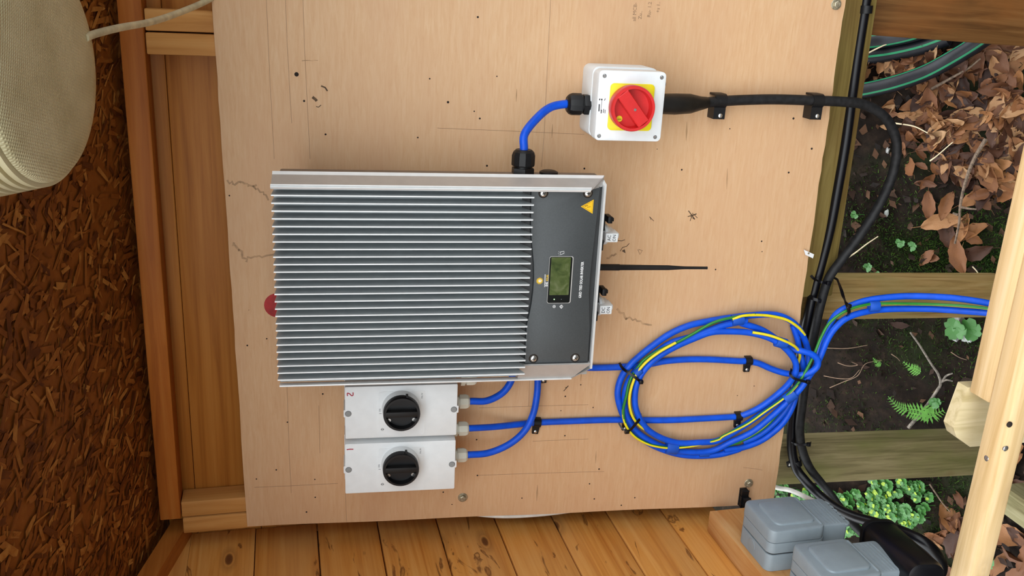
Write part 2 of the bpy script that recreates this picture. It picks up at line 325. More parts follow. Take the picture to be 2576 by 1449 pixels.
def text(parent, name, s, size, pos, mat, rot=0.0, M=None, bold=0.0, ext=0.00015, sx=1.0):
    cu = bpy.data.curves.new('t', 'FONT'); cu.body = s; cu.size = size; cu.align_x = 'CENTER'; cu.align_y = 'CENTER'; cu.extrude = ext; cu.offset = bold; cu.resolution_u = 2
    to = bpy.data.objects.new('t', cu); col.objects.link(to); dg = bpy.context.evaluated_depsgraph_get()
    me = bpy.data.meshes.new_from_object(to.evaluated_get(dg)); bpy.data.objects.remove(to); bpy.data.curves.remove(cu)
    T = Matrix.Translation(Vector(pos) - ORG[parent.name]) @ (M if M is not None else Matrix.Rotation(rot, 4, 'Z')) @ Matrix.Diagonal((sx, 1, 1, 1))
    me.transform(T); me.materials.clear(); me.materials.append(MATS[mat]); me.name = name
    o = bpy.data.objects.new(name, me); col.objects.link(o); o.parent = parent; return o
def ribbon(mb, pts, w, h=0.0002, mi=0):
    """thin flat mark lying on a face, following pts"""
    L, Rr = [], []
    for k, p in enumerate(pts):
        t = (pts[min(k + 1, len(pts) - 1)] - pts[max(k - 1, 0)]); n = Vector((-t.y, t.x, 0)).normalized() * ((w[k] if isinstance(w, list) else w) / 2)
        L.append(p + n); Rr.append(p - n)
    for k in range(len(pts) - 1):
        up = Vector((0, 0, h))
        mb.hexa([L[k], Rr[k], Rr[k + 1], L[k + 1], L[k] + up, Rr[k] + up, Rr[k + 1] + up, L[k + 1] + up], mi)
    return mb

# ================================================================== the setting
YW, YF, XL, YO = 1.466, 1.42, -0.925, 0.72                       # rear cladding, stud fronts, left cladding
def roof_z(y): return 0.226 + 0.24 * (YF - y)
# rear wall
wr = struct('wall_rear', (0, YW, -0.3))
zt = 0.166
tops = [0.212] + [zt - 0.107 * k for k in range(9)]
for k in range(len(tops) - 1):
    MB().box((-1.0, YW, tops[k + 1] + 0.0002), (1.30, YW + 0.016, tops[k] - 0.0002), bev=0.0018).obj('plank', 'clad_x', wr)
MB().box((-0.864, YF - 0.004, 0.186), (1.30, YW - 0.001, 0.219), bev=0.0025).obj('top_rail', 'frame_x', wr)
for x0, x1, dy in ((-0.895, -0.8665, 0.0), (-0.8645, -0.836, 0.002), (-0.107, -0.0765, 0.0), (-0.0745, -0.044, 0.004)):
    MB().box((x0, YF + dy, -0.80), (x1, YW - 0.001, 0.1850 if x0 > -0.88 else 0.184), bev=0.002).obj('stud', 'frame_z', wr)
for x0 in (0.34, 0.80, 1.27):
    MB().box((x0, YF, -0.80), (x0 + 0.03, YW - 0.001, 0.185), bev=0.002).obj('stud', 'frame_z', wr)
# left wall
wl = struct('wall_left', (XL, 0.8, -0.3))
yr = lambda z: max(YO, min(1.464, YF - (z - 0.226) / 0.24))
for z0, z1 in ((0.0692, 0.1758), (0.1762, 0.2826), (0.2830, 0.3894), (0.3898, 0.43)):
    pg = [(YO, z0), (yr(z0), z0)] + ([(1.464, roof_z(1.464))] if z0 < roof_z(1.464) < z1 else []) + [(yr(z1), z1), (YO, z1)]; n = len(pg)
    MB().add([(XL - 0.016, y, z) for y, z in pg] + [(XL, y, z) for y, z in pg], [tuple(range(n)), tuple(range(2 * n - 1, n - 1, -1))] + [(i, (i + 1) % n, n + (i + 1) % n, n + i) for i in range(n)]).obj('plank', 'clad_y', wl, smooth=0)
seams = [0.069 - 0.1068 * k for k in range(9)]
for k in range(len(seams) - 1):
    MB().box((XL - 0.016, YO, seams[k + 1] + 0.0007), (XL, 1.464, seams[k] - 0.0007), bev=0.0035).obj('plank', 'clad_y', wl)
MB().box((XL - 0.020, YO, -0.78), (XL - 0.0165, 1.464, 0.205)).obj('seam_darkener', 'felt', wl)  # added dark sheet that blocks light and darkens the plank seams
rl = MB()
def slope_box(mb, x0, x1, y0, y1, d0, d1):
    z = lambda y, d: roof_z(y) + d
    return mb.hexa([(x0, y0, z(y0, d0)), (x1, y0, z(y0, d0)), (x1, y1, z(y1, d0)), (x0, y1, z(y1, d0)), (x0, y0, z(y0, d1)), (x1, y0, z(y0, d1)), (x1, y1, z(y1, d1)), (x0, y1, z(y1, d1))])
slope_box(rl, XL, XL + 0.032, YO, 1.462, -0.040, -0.010).obj('top_rail', 'frame_y', wl)
# roof, its unseen front and right reach sized for the light let in
cl = struct('ceiling', (0, 0.6, roof_z(0.6)))
slope_box(MB(), -1.05, 1.30, YO, 1.56, 0.006, 0.018).obj('sheathing', 'osb', cl)
slope_box(MB(), -1.08, 1.33, YO - 0.03, 1.60, 0.0185, 0.022).obj('roofing_felt', 'felt', cl)
fl = MB(); sl = math.atan(0.24)
ex = Vector((1, 0, 0)); ey = Vector((0, math.cos(sl), -math.sin(sl))); en = ex.cross(ey)
for k in range(9500):
    x = random.uniform(-1.03, 0.55); y = random.uniform(0.45, 1.53)
    if y < YO + 0.03: continue
    a = random.gauss(1.2, 0.75); ln = random.uniform(0.012, 0.05); wd = random.uniform(0.003, 0.012)
    c = Vector((x, y, roof_z(y) + 0.0055 - random.random() * 0.003)); t = ex * math.cos(a) + ey * math.sin(a); s_ = en.cross(t)
    j = [random.uniform(0.55, 1.1) for _ in range(6)]; tl = en * random.uniform(-0.0015, 0.0015)
    fl.add([c - t * ln * j[0] / 2 - s_ * wd * j[1] / 2 + tl, c + t * ln * j[2] / 2 - s_ * wd * j[3] / 2 - tl, c + t * ln * j[4] * 0.6 + s_ * wd * 0.1, c + t * ln * j[5] / 2 + s_ * wd * j[3] / 2 - tl, c - t * ln * j[4] / 2 + s_ * wd * j[2] / 2 + tl], [(0, 1, 2, 3, 4)])
fl.obj('strands', 'osb', cl, smooth=0, kind='stuff')

# ground: level under the shed, a bank rising behind it
def nz(x, y): return 0.010 * math.sin(7.1 * x + 3.0 * y) + 0.008 * math.sin(13.0 * y - 5.0 * x + 1.0) + 0.005 * math.sin(23 * x + 17 * y) + 0.003 * math.sin(41 * x - 37 * y)
def bank(x, y):
    s = max(0.0, y - 1.44); return -1.415 + 0.80 * s - 0.06 * max(0, s - 1.2) ** 2 + nz(x, y) * (0.35 + min(1, s * 4))
def G(u, v, lift=0.0):
    d = ray(u, v); lo, hi = 0.5, 6.0
    for _ in range(48):
        m = (lo + hi) / 2; p = d * m
        if p.z > bank(p.x, p.y): lo = m
        else: hi = m
    p = d * lo; return Vector((p.x, p.y, bank(p.x, p.y) + lift))
def gnorm(p):
    e = 0.01; return Vector((-(bank(p.x + e, p.y) - bank(p.x - e, p.y)) / (2 * e), -(bank(p.x, p.y + e) - bank(p.x, p.y - e)) / (2 * e), 1)).normalized()
gm = MB(); xs = [-6, -4.5, -3, -2.2] + [-1.8 + 0.024 * i for i in range(113)] + [1.2, 1.8, 2.6, 4, 6]; ys = [-8, -5, -3, -1.5, -0.5, 0.2, 0.6] + [0.9 + 0.022 * i for i in range(64)] + [2.4, 2.6, 2.9, 3.4, 4]
gm.add([(x, y, bank(x, y) + (random.uniform(-0.004, 0.004) if abs(x) < 1.8 and 0.9 < y < 2.3 else 0)) for y in ys for x in xs],
       [(j * len(xs) + i, j * len(xs) + i + 1, (j + 1) * len(xs) + i + 1, (j + 1) * len(xs) + i) for j in range(len(ys) - 1) for i in range(len(xs) - 1)])
gm.obj('ground', 'soil', None, WF, (0, 0, -1.4), kind='structure', smooth=60)

# ================================================================== big timbers under the board
def timber(name, lo, hi, mat, label, rot=None, bev=0.004, group=None):
    c = [(lo[i] + hi[i]) / 2 for i in range(3)]
    o = MB().box(lo, hi, bev=bev).obj(name, mat, None, WF, c)
    if rot: o.matrix_world = o.matrix_world @ Matrix.Rotation(rot[1], 4, rot[0])
    return tag(o, label, 'timber', group)
timber('timber_post', (-0.044, 1.42, -1.45), (0.048, 1.47, -0.78), 'post_brown', 'brown stained timber post beside the green-striped hose', rot=('Y', R_(1.6)))
timber('timber_post', (-0.563, 1.42, -1.46), (-0.485, 1.475, -0.78), 'post_tan', 'tan timber post behind the blue cables running off the coil', rot=('Y', R_(1.6)))
timber('timber_post', (-0.916, 1.42, -1.47), (-0.829, 1.475, -0.79), 'post_green', 'weathered green-tinged timber post just above the leafy green plants', rot=('Y', R_(2.5)))
timber('timber_rail', (-0.50, 1.385, -0.955), (1.3, 1.418, -0.86), 'rail_green', 'greenish timber rail running along behind the lower edge of the plywood', rot=('Y', R_(-0.6)))
timber('sole_plate', (-0.915, 0.45, -1.40), (-0.86, 1.28, -1.33), 'sole_wood', 'weathered grey sole plate lying on the ground by brown leaves', rot=('X', R_(0)))
# pale battens nearest the camera
b0 = pl(2480, 1050, 1, 1.03); bz = b0.z
timber('timber_batten', (-1.55, 0.985, bz - 0.034), (0.8, 1.03, bz), 'batten_new', 'long pale batten nearest the camera with screw heads in it', rot=('Y', R_(0.3)))
timber('timber_batten', (pl(2470, 1003, 1, 1.05).x, 1.0315, bz - 0.040), (0.8, 1.076, bz - 0.002), 'batten_new', 'pale batten fixed along the far side of the longer one, square sawn end')
pk = MB(); q = [pl(2430, 972, 1, 1.082), pl(2393, 1072, 1, 1.082), pl(2401, 1096, 1, 1.082), pl(2435, 1121, 1, 1.082)]
outl = [(q[0].x, q[0].z), (q[1].x, q[1].z), (q[2].x, q[2].z), (q[3].x, q[3].z), (q[3].x - 0.002, -1.42), (q[0].x - 0.004, -1.42)]
pk.add([(x, 1.0775, z) for x, z in outl] + [(x, 1.100, z) for x, z in outl], [tuple(range(6)), tuple(range(11, 5, -1))] + [(i, (i + 1) % 6, 6 + (i + 1) % 6, 6 + i) for i in range(6)])
tag(pk.obj('wooden_picket', 'picket_new', None, WF), 'pale upright picket with clipped end standing behind the battens', 'picket')
bt = bpy.data.objects['timber_batten']
for u, v in ((2531, 1128), (2484, 1153), (2541, 1068)):
    p = pl(u, v, 1, 0.985) if u > 2500 else pl(u, v, 2, bz)
    MB().lathe([(0.0045, -0.001), (0.0045, 0.0008), (0.003, 0.0018)], p, (0, -1, 0) if u > 2500 else (0, 0, 1), 12).obj('screw', 'steel' if v != 1068 else 'hole', bt)
# block on the left wall carrying the sockets
tag(MB().box((XL + 0.001, 0.50, -0.90), (-0.882, 1.318, -0.735), bev=0.002).obj('timber_block', 'block_wood', None, WF), 'orange-brown timber block on the plank wall under the grey sockets', 'timber')

# ================================================================== plywood board
def edge_x(t): return t
c1, c2, c3, c4 = P(2128, 0), P(1945, 1268), P(622, 1325), P(537, 60)
def extend(p, q, a): t = (a - p.x) / (q.x - p.x); return p.lerp(q, t)
e1 = extend(c2, c1, 0.42); e4 = extend(c3, c4, 0.42)
outl = [e4] + [e4.lerp(c3, k / 40) + Vector((0, random.uniform(-0.0007, 0.0007), 0)) for k in range(1, 40)] + [c3] + [c3.lerp(c2, k / 20) + Vector((0.0007 * math.sin(k), 0, 0)) for k in range(1, 20)] + [c2] + \
       [c2.lerp(e1, k / 60) + Vector((0, random.uniform(-0.0011, 0.0011), 0)) for k in range(1, 60)] + [e1]
board = thing('plywood_board', 'large pale plywood backboard with pencil lines and drill holes', 'board', (-0.4, -0.3, 0.0))
MB().prism([(p.x, p.y) for p in outl], -0.0125, 0.0, 0.0006).obj('panel', ['ply'], board)
holes = [(746,187,7),(765,254,3.5),(819,338,3.2),(1051,346,2.8),(1081,198,2.6),(1127,257,4),(1202,43,3.4),(1250,192,2.2),(1193,280,2.4),(1207,298,3.2),(1225,417,3.5),(1470,424,3.4),(1715,427,3.2),(1996,298,4),(2042,374,4),(1984,434,3.6),(1836,324,2.2),(1653,375,1.6),(577,492,2.6),(622,869,3),(671,852,2.6),(719,866,2),(812,991,3.2),(723,1062,2.8),(1108,1063,2.0),(695,1182,3),(645,1205,2.6),(792,1206,2.6),(793,1251,2.8),(771,1288,3.2),(1199,1106,3),(1201,1196,3.2),(1115,1238,3),(1313,1253,2.6),(1137,1269,2.2),(1461,968,2.6),(1422,997,3),(1411,1033,2),(1492,1025,2.4),(1421,1096,3),(1507,1180,3.4),(1483,1217,3),(1495,1255,3),(1563,1271,3),(1597,1252,3),(1897,971,2),(1800,678,3),(1916,607,3),(1917,633,2),(1855,995,1.8),(626,780,1.2)]
for u, v, r in holes:
    p = P(u, v); rr = r * 0.00047
    MB().lathe([(rr, 0.0001), (rr * 0.6, 0.0003)], p, (0, 0, 1), 10).obj('screw_hole', 'hole', board)  # flat dark disc, the shade of a drilled hole put into colour
def mark(name, pts, w, mat, jit=0.0):
    q = [P(*p) + Vector((random.uniform(-jit, jit), random.uniform(-jit, jit), 0.00005)) for p in pts]
    return ribbon(MB(), q, w).obj(name, mat, board, smooth=0)
for pts in (((670,0),(678,180),(690,400)), ((718,0),(722,100),(730,250),(734,310)), ((762,0),(766,120),(772,240),(780,400)), ((1385,0),(1376,190),(1368,350),(1362,420)), ((1100,322),(1300,330),(1470,338)),
            ((722,960),(727,1130),(733,1240)), ((802,1020),(805,1140)), ((869,1242),(872,1312)), ((640,1226),(733,1222),(850,1216)), ((1205,1026),(1360,1021),(1480,1018)), ((1200,1196),(1330,1191),(1520,1186)), ((1332,955),(1330,1022)), ((1340,1110),(1480,1104)), ((1870,1176),(1905,1180),(1918,1183))):
    mark('pencil_line', pts, 0.0005, 'pencil')
def zig(a, b, n, j):
    return [(a[0] + (b[0] - a[0]) * k / n + random.uniform(-j, j), a[1] + (b[1] - a[1]) * k / n + random.uniform(-j, j)) for k in range(n + 1)]
for a, b, n, j, w in (((570,455),(640,470),14,6,0.0030), ((640,470),(678,500),8,4,0.0026), ((588,610),(620,655),12,5,0.0034), ((620,650),(690,640),10,4,0.0028), ((1548,775),(1575,800),6,4,0.0040), ((1575,800),(1640,815),9,4,0.0032), ((1528,650),(1548,638),5,3,0.003), ((760,152),(800,152),5,1,0.0009)):
    mark('water_stain', zig(a, b, n, j), w, 'stain')
for pts, w in ((((808,216),(818,220),(824,229)), 0.0022), (((786,244),(794,250),(797,254)), 0.004), (((795,268),(801,270),(808,264)), 0.0012), (((1560,632),(1566,622),(1576,620),(1583,612)), 0.0011), (((1554,605),(1564,606),(1572,603)), 0.001), (((1566,630),(1573,635),(1570,628)), 0.003),
               (((1604,628),(1610,640),(1616,630),(1606,628)), 0.0007), (((1638,553),(1634,545),(1645,556)), 0.0009), (((1732,530),(1748,552),(1738,545),(1752,538),(1730,545)), 0.0016), (((1736,556),(1742,536),(1754,548)), 0.0011), (((1422,976),(1430,970),(1418,984)), 0.0013)):
    mark('scuff', pts, w, 'grime', 0.0002)
for u, v, L, w in ((1463,945,14,3),(1352,1240,20,5),(1590,250,0,0),(1830,450,26,4),(1728,330,24,5),(1390,330,18,3),(1300,240,16,3),(1500,1150,16,3)):
    if L: mark('grain_fleck', [(u, v - L), (u - 1, v), (u - 2, v + L)], [0.0004, w * 0.0006, 0.0004], 'hole_rim')
MB().lathe([(0.020, 0.0001), (0.018, 0.0003)], P(697, 768), (0, 0, 1), 24).obj('red_paint_spot', 'red_paint', board)['label'] = 'red paint spot at inverter top'
for u, v in ((2103, 11), (1164, 1251), (1883, 1215)):
    p = P(u, v); mb = MB().lathe([(0.0085, 0), (0.0085, 0.0012), (0.008, 0.0016)], p, (0, 0, 1), 20); mb.lathe([(0.0058, 0.0016), (0.0058, 0.006), (0.0045, 0.0068)], p, (0, 0, 1), 6)
    mb.obj('hex_bolt', 'zinc', board, smooth=25)
for s, u, v, sz in (('all MCB-', 1597, 30, 0.0078), ('Zu..', 1611, 38, 0.0078), ('Ru- 1.2', 1634, 24, 0.0078), ('+s 1..', 1656, 18, 0.0075)):
    text(board, 'pencil_note', s, sz, P(u, v) + Vector((0, 0, 0.0002)), 'pencil', ext=0.0001)
# ================================================================== inverter
inv = thing('solar_inverter', 'silver finned solar inverter with dark front panel and small display', 'inverter', (-0.4, -0.13, 0.0))
HT = 0.152                                                 # fin tips
aT0 = P(683, 432, 0.115).x; aT1 = P(676, 469, HT).x        # right rail, outer and inner edge
aB0 = P(702, 971, 0.125).x
bU = P(681, 480, HT).y; bD = P(1524, 470, 0.13).y; bE = P(1340, 600, HT).y
body = MB().box((aB0 + 0.012, bD + 0.004, 0.080), (aT0 - 0.002, bU - 0.008, 0.112), bev=0.002).box((aB0 + 0.03, bD + 0.02, 0.018), (aT0 - 0.045, bU - 0.03, 0.080), bev=0.002); body.obj('housing', 'body_shaded', inv)
MB().box((aB0 + 0.06, bD + 0.06, 0.0), (aT0 - 0.06, bU - 0.05, 0.018), bev=0.001).obj('wall_bracket', 'body_shaded', inv)
MB().box((aB0 + 0.004, bD + 0.004, 0.112), (aT1 - 0.002, bU - 0.001, 0.120), bev=0.0008).obj('heatsink_base', 'fin_grey', inv)
# right rail: sloping silver face with two bright lips and a mitred lower end
mit = 0.028
def bar(mb, a0, h0, a1, h1, b0, b1a, b1b, th, mi=0):
    n = Vector((h1 - h0, 0, -(a1 - a0))).normalized() * th
    if n.z > 0: n = -n
    c = [Vector((a0, b0, h0)), Vector((a1, b0, h1)), Vector((a1, b1b, h1)), Vector((a0, b1a, h0))]
    return mb.hexa([p + n for p in c] + c, mi)
r = MB(); bar(r, aT0, 0.115, aT1, HT, bU, bD, bD + mit, 0.003); r.obj('side_rail', 'alu_side', inv)
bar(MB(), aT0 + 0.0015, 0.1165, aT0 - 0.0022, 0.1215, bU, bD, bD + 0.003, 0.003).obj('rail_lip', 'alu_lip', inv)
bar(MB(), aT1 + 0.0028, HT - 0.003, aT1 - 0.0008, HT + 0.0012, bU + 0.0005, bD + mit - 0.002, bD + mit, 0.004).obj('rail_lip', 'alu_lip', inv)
MB().box((aT1 - 0.0012, bD + mit, 0.118), (aT1 + 0.001, bU, HT), bev=0).obj('rail_wall', 'fin_grey', inv)
tq = P(1514, 469, 0.124); m_ = MB().add([(aT1, bD + mit, HT), (aT0, bD, 0.117), (tq.x, tq.y, 0.126), (aT1, bD + mit, 0.116), (aT0, bD, 0.112), (tq.x, tq.y, 0.116)], [(0, 1, 2), (3, 5, 4), (0, 3, 4, 1), (1, 4, 5, 2), (2, 5, 3, 0)]); m_.hexa([(aT0, bD, 0.112), (aT1, bD + mit, 0.118), (aT1, bD + mit - 0.002, 0.118), (aT0, bD - 0.001, 0.112), (aT0, bD, 0.117), (aT1, bD + mit, HT), (aT1, bD + mit - 0.002, HT), (aT0, bD - 0.001, 0.117)]).obj('rail_end', 'alu_side', inv)
# left rail
aL1 = P(1320, 918, 0.135).x
l = MB(); bar(l, aL1, 0.138, aB0, 0.124, bE + 0.006, bD + 0.004, bD + 0.030, 0.003); l.obj('side_rail', 'alu_side', inv)
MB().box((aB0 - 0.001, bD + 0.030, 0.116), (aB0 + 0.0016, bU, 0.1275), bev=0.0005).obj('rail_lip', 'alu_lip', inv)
# fins
ys_f = [491.6, 511.9, 532.2, 552.3, 571.7, 591.4, 610.8, 630, 648.8, 667.8, 686.5, 704.9, 723.6, 741.9, 760.3, 778.8, 796.9, 815, 832.9, 851, 868.9, 886.8, 904.4, 921.9, 939.3, 956.7]
a_first = P(683, ys_f[0], HT).x; a_last = P(703, ys_f[-1], HT).x
fw = 0.00105
for k in range(26):
    a = a_first + (a_last - a_first) * k / 25
    mb = MB(); h0 = 0.1195
    prof = [(bU, h0), (bU, HT), (bE + 0.0, HT), (bE - 0.003, HT - 0.004), (bE + 0.010, h0)]
    t0 = HT - 0.0016
    mb.hexa([(a - fw, bU - 0.001, h0), (a + fw, bU - 0.001, h0), (a + fw, bE + 0.012, h0), (a - fw, bE + 0.012, h0), (a - fw, bU, t0), (a + fw, bU, t0), (a + fw, bE, t0), (a - fw, bE, t0)], 0)
    mb.hexa([(a - fw, bU, t0), (a + fw, bU, t0), (a + fw, bE, t0), (a - fw, bE, t0), (a - fw * 0.75, bU, HT), (a + fw * 0.75, bU, HT), (a + fw * 0.75, bE + 0.001, HT), (a - fw * 0.75, bE + 0.001, HT)], 1)  # tips get a lighter tone, the sky they catch put into colour
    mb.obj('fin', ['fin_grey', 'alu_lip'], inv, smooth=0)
# lower tray, end rim and front panel
HP = 0.133
MB().box((aL1 - 0.001, bD + 0.002, 0.112), (aT1 - 0.001, bE + 0.012, 0.124), bev=0.0006).obj('tray', 'panel_dark', inv)
rim = MB(); rim.hexa([(P(1483, 925, 0.13).x, bD, 0.108), (aT0 - 0.002, bD, 0.108), (aT0 - 0.004, bD + 0.0035, 0.108), (P(1483, 925, 0.13).x, bD + 0.0035, 0.108),
                      (P(1483, 925, 0.13).x, bD, 0.134), (aT1 + 0.004, bD, 0.134), (aT1 + 0.002, bD + 0.0035, 0.135), (P(1483, 925, 0.13).x, bD + 0.0035, 0.135)]); rim.obj('end_rim', 'alu_lip', inv)
cor = MB(); pa = P(1483, 925, 0.13).x
cor.hexa([(pa, bD, 0.108), (pa, bD + 0.0035, 0.108), (aB0 + 0.0016, bD + 0.031, 0.108), (aB0, bD + 0.030, 0.108), (pa, bD, 0.132), (pa, bD + 0.0035, 0.134), (aB0 + 0.0016, bD + 0.031, 0.126), (aB0, bD + 0.030, 0.126)]).obj('corner_rail', 'alu_side', inv)
lefts = [(1337, 478), (1335.5, 540), (1336, 590), (1340, 630), (1343, 665), (1343.5, 700), (1341, 735), (1337, 765), (1331, 795), (1325, 820), (1322, 870), (1320, 917)]
rights = [(1478.5, 914), (1481, 870), (1484, 823), (1483, 790), (1482, 740), (1484.5, 700), (1489, 656), (1496, 600), (1503, 540), (1510, 470)]
pan = [P(u, v, HP) for u, v in lefts + rights] + [P(1472, 477, HP)]
MB().prism([(p.x, p.y) for p in pan], 0.120, HP, 0.0008).obj('front_panel', 'panel_grey', inv)
for u, v in ((1367, 486), (1479, 486), (1342, 902), (1447, 900)):
    p = P(u, v, HP); MB().lathe([(0.0074, 0.00005), (0.0062, 0.0003)], p, (0, 0, 1), 24).obj('screw_recess', 'hole', inv)
    s = MB().lathe([(0.0056, 0.0002), (0.0054, 0.0012), (0.0042, 0.0024), (0.0020, 0.0029)], p, (0, 0, 1), 20).obj('screw', 'steel', inv)
    x = MB(); an = random.uniform(0, 1.5)
    for t in (an, an + math.pi / 2):
        d = Vector((math.cos(t), math.sin(t), 0)); n = Vector((-d.y, d.x, 0)); pp = p + Vector((0, 0, 0.0026))
        x.hexa([pp - d * 0.0026 - n * 0.0005, pp + d * 0.0026 - n * 0.0005, pp + d * 0.0026 + n * 0.0005, pp - d * 0.0026 + n * 0.0005] + [c + Vector((0, 0, 0.0005)) for c in [pp - d * 0.0026 - n * 0.0005, pp + d * 0.0026 - n * 0.0005, pp + d * 0.0026 + n * 0.0005, pp - d * 0.0026 + n * 0.0005]])
    x.obj('cross_slot', 'hole', s)
# warning triangle
tri = [P(1461, 519.5, HP), P(1493.5, 502, HP), P(1490.5, 537.5, HP)]
def tri_poly(t, d):
    c = sum(t, Vector()) / 3; return [((c + (p - c) * d).x, (c + (p - c) * d).y) for p in t]
wl_ = MB().prism(tri_poly(tri, 1.0), HP, HP + 0.0003); lab = wl_.obj('warning_label', 'label_yellow', inv); lab['label'] = 'yellow high voltage warning triangle'
lines = MB(); tp = [Vector((*p, HP + 0.0003)) for p in tri_poly(tri, 0.80)]
ribbon(lines, tp + [tp[0]], 0.0005, 0.0001); ribbon(lines, [P(u, v, HP + 0.0003) for u, v in ((1471, 519), (1479, 516.5), (1477, 521.5), (1486, 520))], [0.0012, 0.0009, 0.0009, 0.0005], 0.0001)
lines.obj('bolt_symbol', 'label_brown', lab, smooth=0)
# display
dq = [P(1383, 646, HP), P(1440, 646, HP), P(1433, 762, HP), P(1377, 761, HP)]
a0, a1, b0, b1 = (dq[2].x + dq[3].x) / 2, (dq[0].x + dq[1].x) / 2, (dq[1].y + dq[2].y) / 2, (dq[0].y + dq[3].y) / 2
MB().prism(rrect(a0 - 0.0008, a1 + 0.0008, b0 - 0.0016, b1 + 0.0005, 0.003), HP - 0.001, HP + 0.0004).obj('display_bezel', 'alu_side', inv)
disp = MB().prism(rrect(a0, a1, b0, b1, 0.0028), HP - 0.001, HP + 0.0008).obj('display', 'screen_black', inv)
MB().prism(rrect(a0 + 0.0125, a1 - 0.0008, b0 + 0.0026, b1 - 0.0022, 0.001), HP, HP + 0.0010).obj('screen', 'lcd', disp)['label'] = 'greenish liquid crystal screen'
MB().lathe([(0.0009, 0), (0.0009, 0.0004)], P(1394, 753, HP + 0.0008), (0, 0, 1), 10).obj('indicator_light', 'led_green', disp)
MB().lathe([(0.0006, 0), (0.0006, 0.0004)], P(1412, 753, HP + 0.0008), (0, 0, 1), 10).obj('indicator_light', 'print_grey', disp)
zp = Vector((0, 0, 0.0001))
text(inv, 'lettering', 'GRID TIED SOLAR INVERTER', 0.0056, (P(1458, 756, HP) + P(1467, 652, HP)) / 2 + zp, 'white_print', rot=R_(0.0), bold=0.00012, sx=0.80)
lc = P(1357.5, 706.5, HP); sun = MB().lathe([(0.0042, 0), (0.0042, 0.0002)], lc, (0, 0, 1), 24)
for k in range(18):
    t = 2 * math.pi * k / 18; d = Vector((math.cos(t), math.sin(t), 0)); n = Vector((-d.y, d.x, 0)); c = lc
    sun.add([c + d * 0.0044 - n * 0.0005, c + d * 0.0058, c + d * 0.0044 + n * 0.0005, c + d * 0.0044 - n * 0.0005 + zp * 2, c + d * 0.0058 + zp * 2, c + d * 0.0044 + n * 0.0005 + zp * 2], [(0, 2, 1), (3, 4, 5), (0, 1, 4, 3), (1, 2, 5, 4), (2, 0, 3, 5)])
sun.obj('sun_logo', 'logo_gold', inv)
text(inv, 'lettering', 'e', 0.0095, lc + zp * 4 + Vector((0, 0.0004, 0)), 'white_print', bold=0.0002)
ribbon(MB(), [P(1370, 722, HP + 0.0001), P(1371.5, 690, HP + 0.0001)], 0.0009).obj('logo_line', 'white_print', inv, smooth=0)
text(inv, 'lettering', 'EHE', 0.0046, P(1375.5, 715, HP) + zp, 'white_print', bold=0.0001, sx=0.85)
text(inv, 'lettering', 'SOLAR', 0.0046, P(1377, 699, HP) + zp, 'logo_gold', bold=0.0001, sx=0.7)
ic = MB()
def ring_mark(mb, c, r, w, n=16):
    ribbon(mb, [c + Vector((math.cos(2 * math.pi * k / n) * r, math.sin(2 * math.pi * k / n) * r, 0)) for k in range(n + 1)], w)
ring_mark(ic, P(1394, 771, HP + 0.0001), 0.0020, 0.0006); ring_mark(ic, P(1394, 771, HP + 0.0001), 0.0006, 0.0006)
ribbon(ic, [P(u, v, HP + 0.0001) for u, v in ((1408, 771), (1413, 767), (1416, 771), (1412, 776), (1408, 771))], 0.0009); ribbon(ic, [P(1412, 768, HP + 0.0001), P(1412, 774, HP + 0.0001)], 0.0006)
ribbon(ic, [P(u, v, HP + 0.0001) for u, v in ((1409, 634), (1419, 632), (1419, 637), (1410, 641), (1409, 634))], 0.0006)
for u, v in ((1406.5, 633), (1405.5, 637), (1407, 641)): ribbon(ic, [P(u, v, HP + 0.0001), P(u - 1.5, v + 0.5, HP + 0.0001)], 0.0005)
ic.obj('printed_icons', 'white_print', inv, smooth=0)
# rotary switches on the lower face
def inv_switch(v0, v1, vs0, vs1, vt, word, ux):
    h = 0.100; A0 = P(ux, v1, h).x; A1 = P(ux, v0, h).x; y = bD
    pl_ = MB().box((A0, y - 0.0165, h - 0.06), (A1, y + 0.004, h - 0.014), bev=0.001).obj('switch_plate', 'black_plastic', inv)
    MB().box((P(ux, v0 + 17, h).x, y - 0.023, h - 0.02), (A1, y - 0.016, h + 0.002), bev=0.001).box((P(ux, v0 + 14, h).x, y - 0.027, h - 0.014), (P(ux, v0 + 5, h).x, y - 0.022, h - 0.004), bev=0.0008).obj('lock_tab', 'black_plastic', pl_)
    s0 = P(ux + 25, vs1, 0.098).x; s1 = P(ux + 25, vs0, 0.098).x; m = (s0 + s1) / 2
    sw = MB().lathe([(0.0165, 0.016), (0.0165, 0.020), (0.0125, 0.025)], (m, y, 0.078), (0, -1, 0), 28)
    sw.box((m - 0.0072, y - 0.034, 0.060), (m + 0.0072, y - 0.014, 0.102), bev=0.0016)
    sw.box((m - 0.0045, y - 0.039, 0.064), (m + 0.0045, y - 0.033, 0.090), bev=0.002)
    k = sw.obj('switch_handle', 'white_plastic', inv); k['label'] = 'white switch handle reading ' + word + ' ON'
    text(k, 'lettering', word, 0.0075, (m, y - 0.0200, 0.1021), 'ink', sx=0.9); text(k, 'lettering', 'ON', 0.0075, (m, y - 0.0280, 0.1021), 'ink', sx=0.9)
inv_switch(545, 637, 588, 606, 590, 'AC', 1527); inv_switch(727, 816, 766, 790, 775, 'DC', 1509)
an0 = P(1512, 672, 0.08); an = MB(); ab = Vector((an0.x, bD, 0.08)); ae = P(1779, 674, 0.07); ad = (ae - ab)
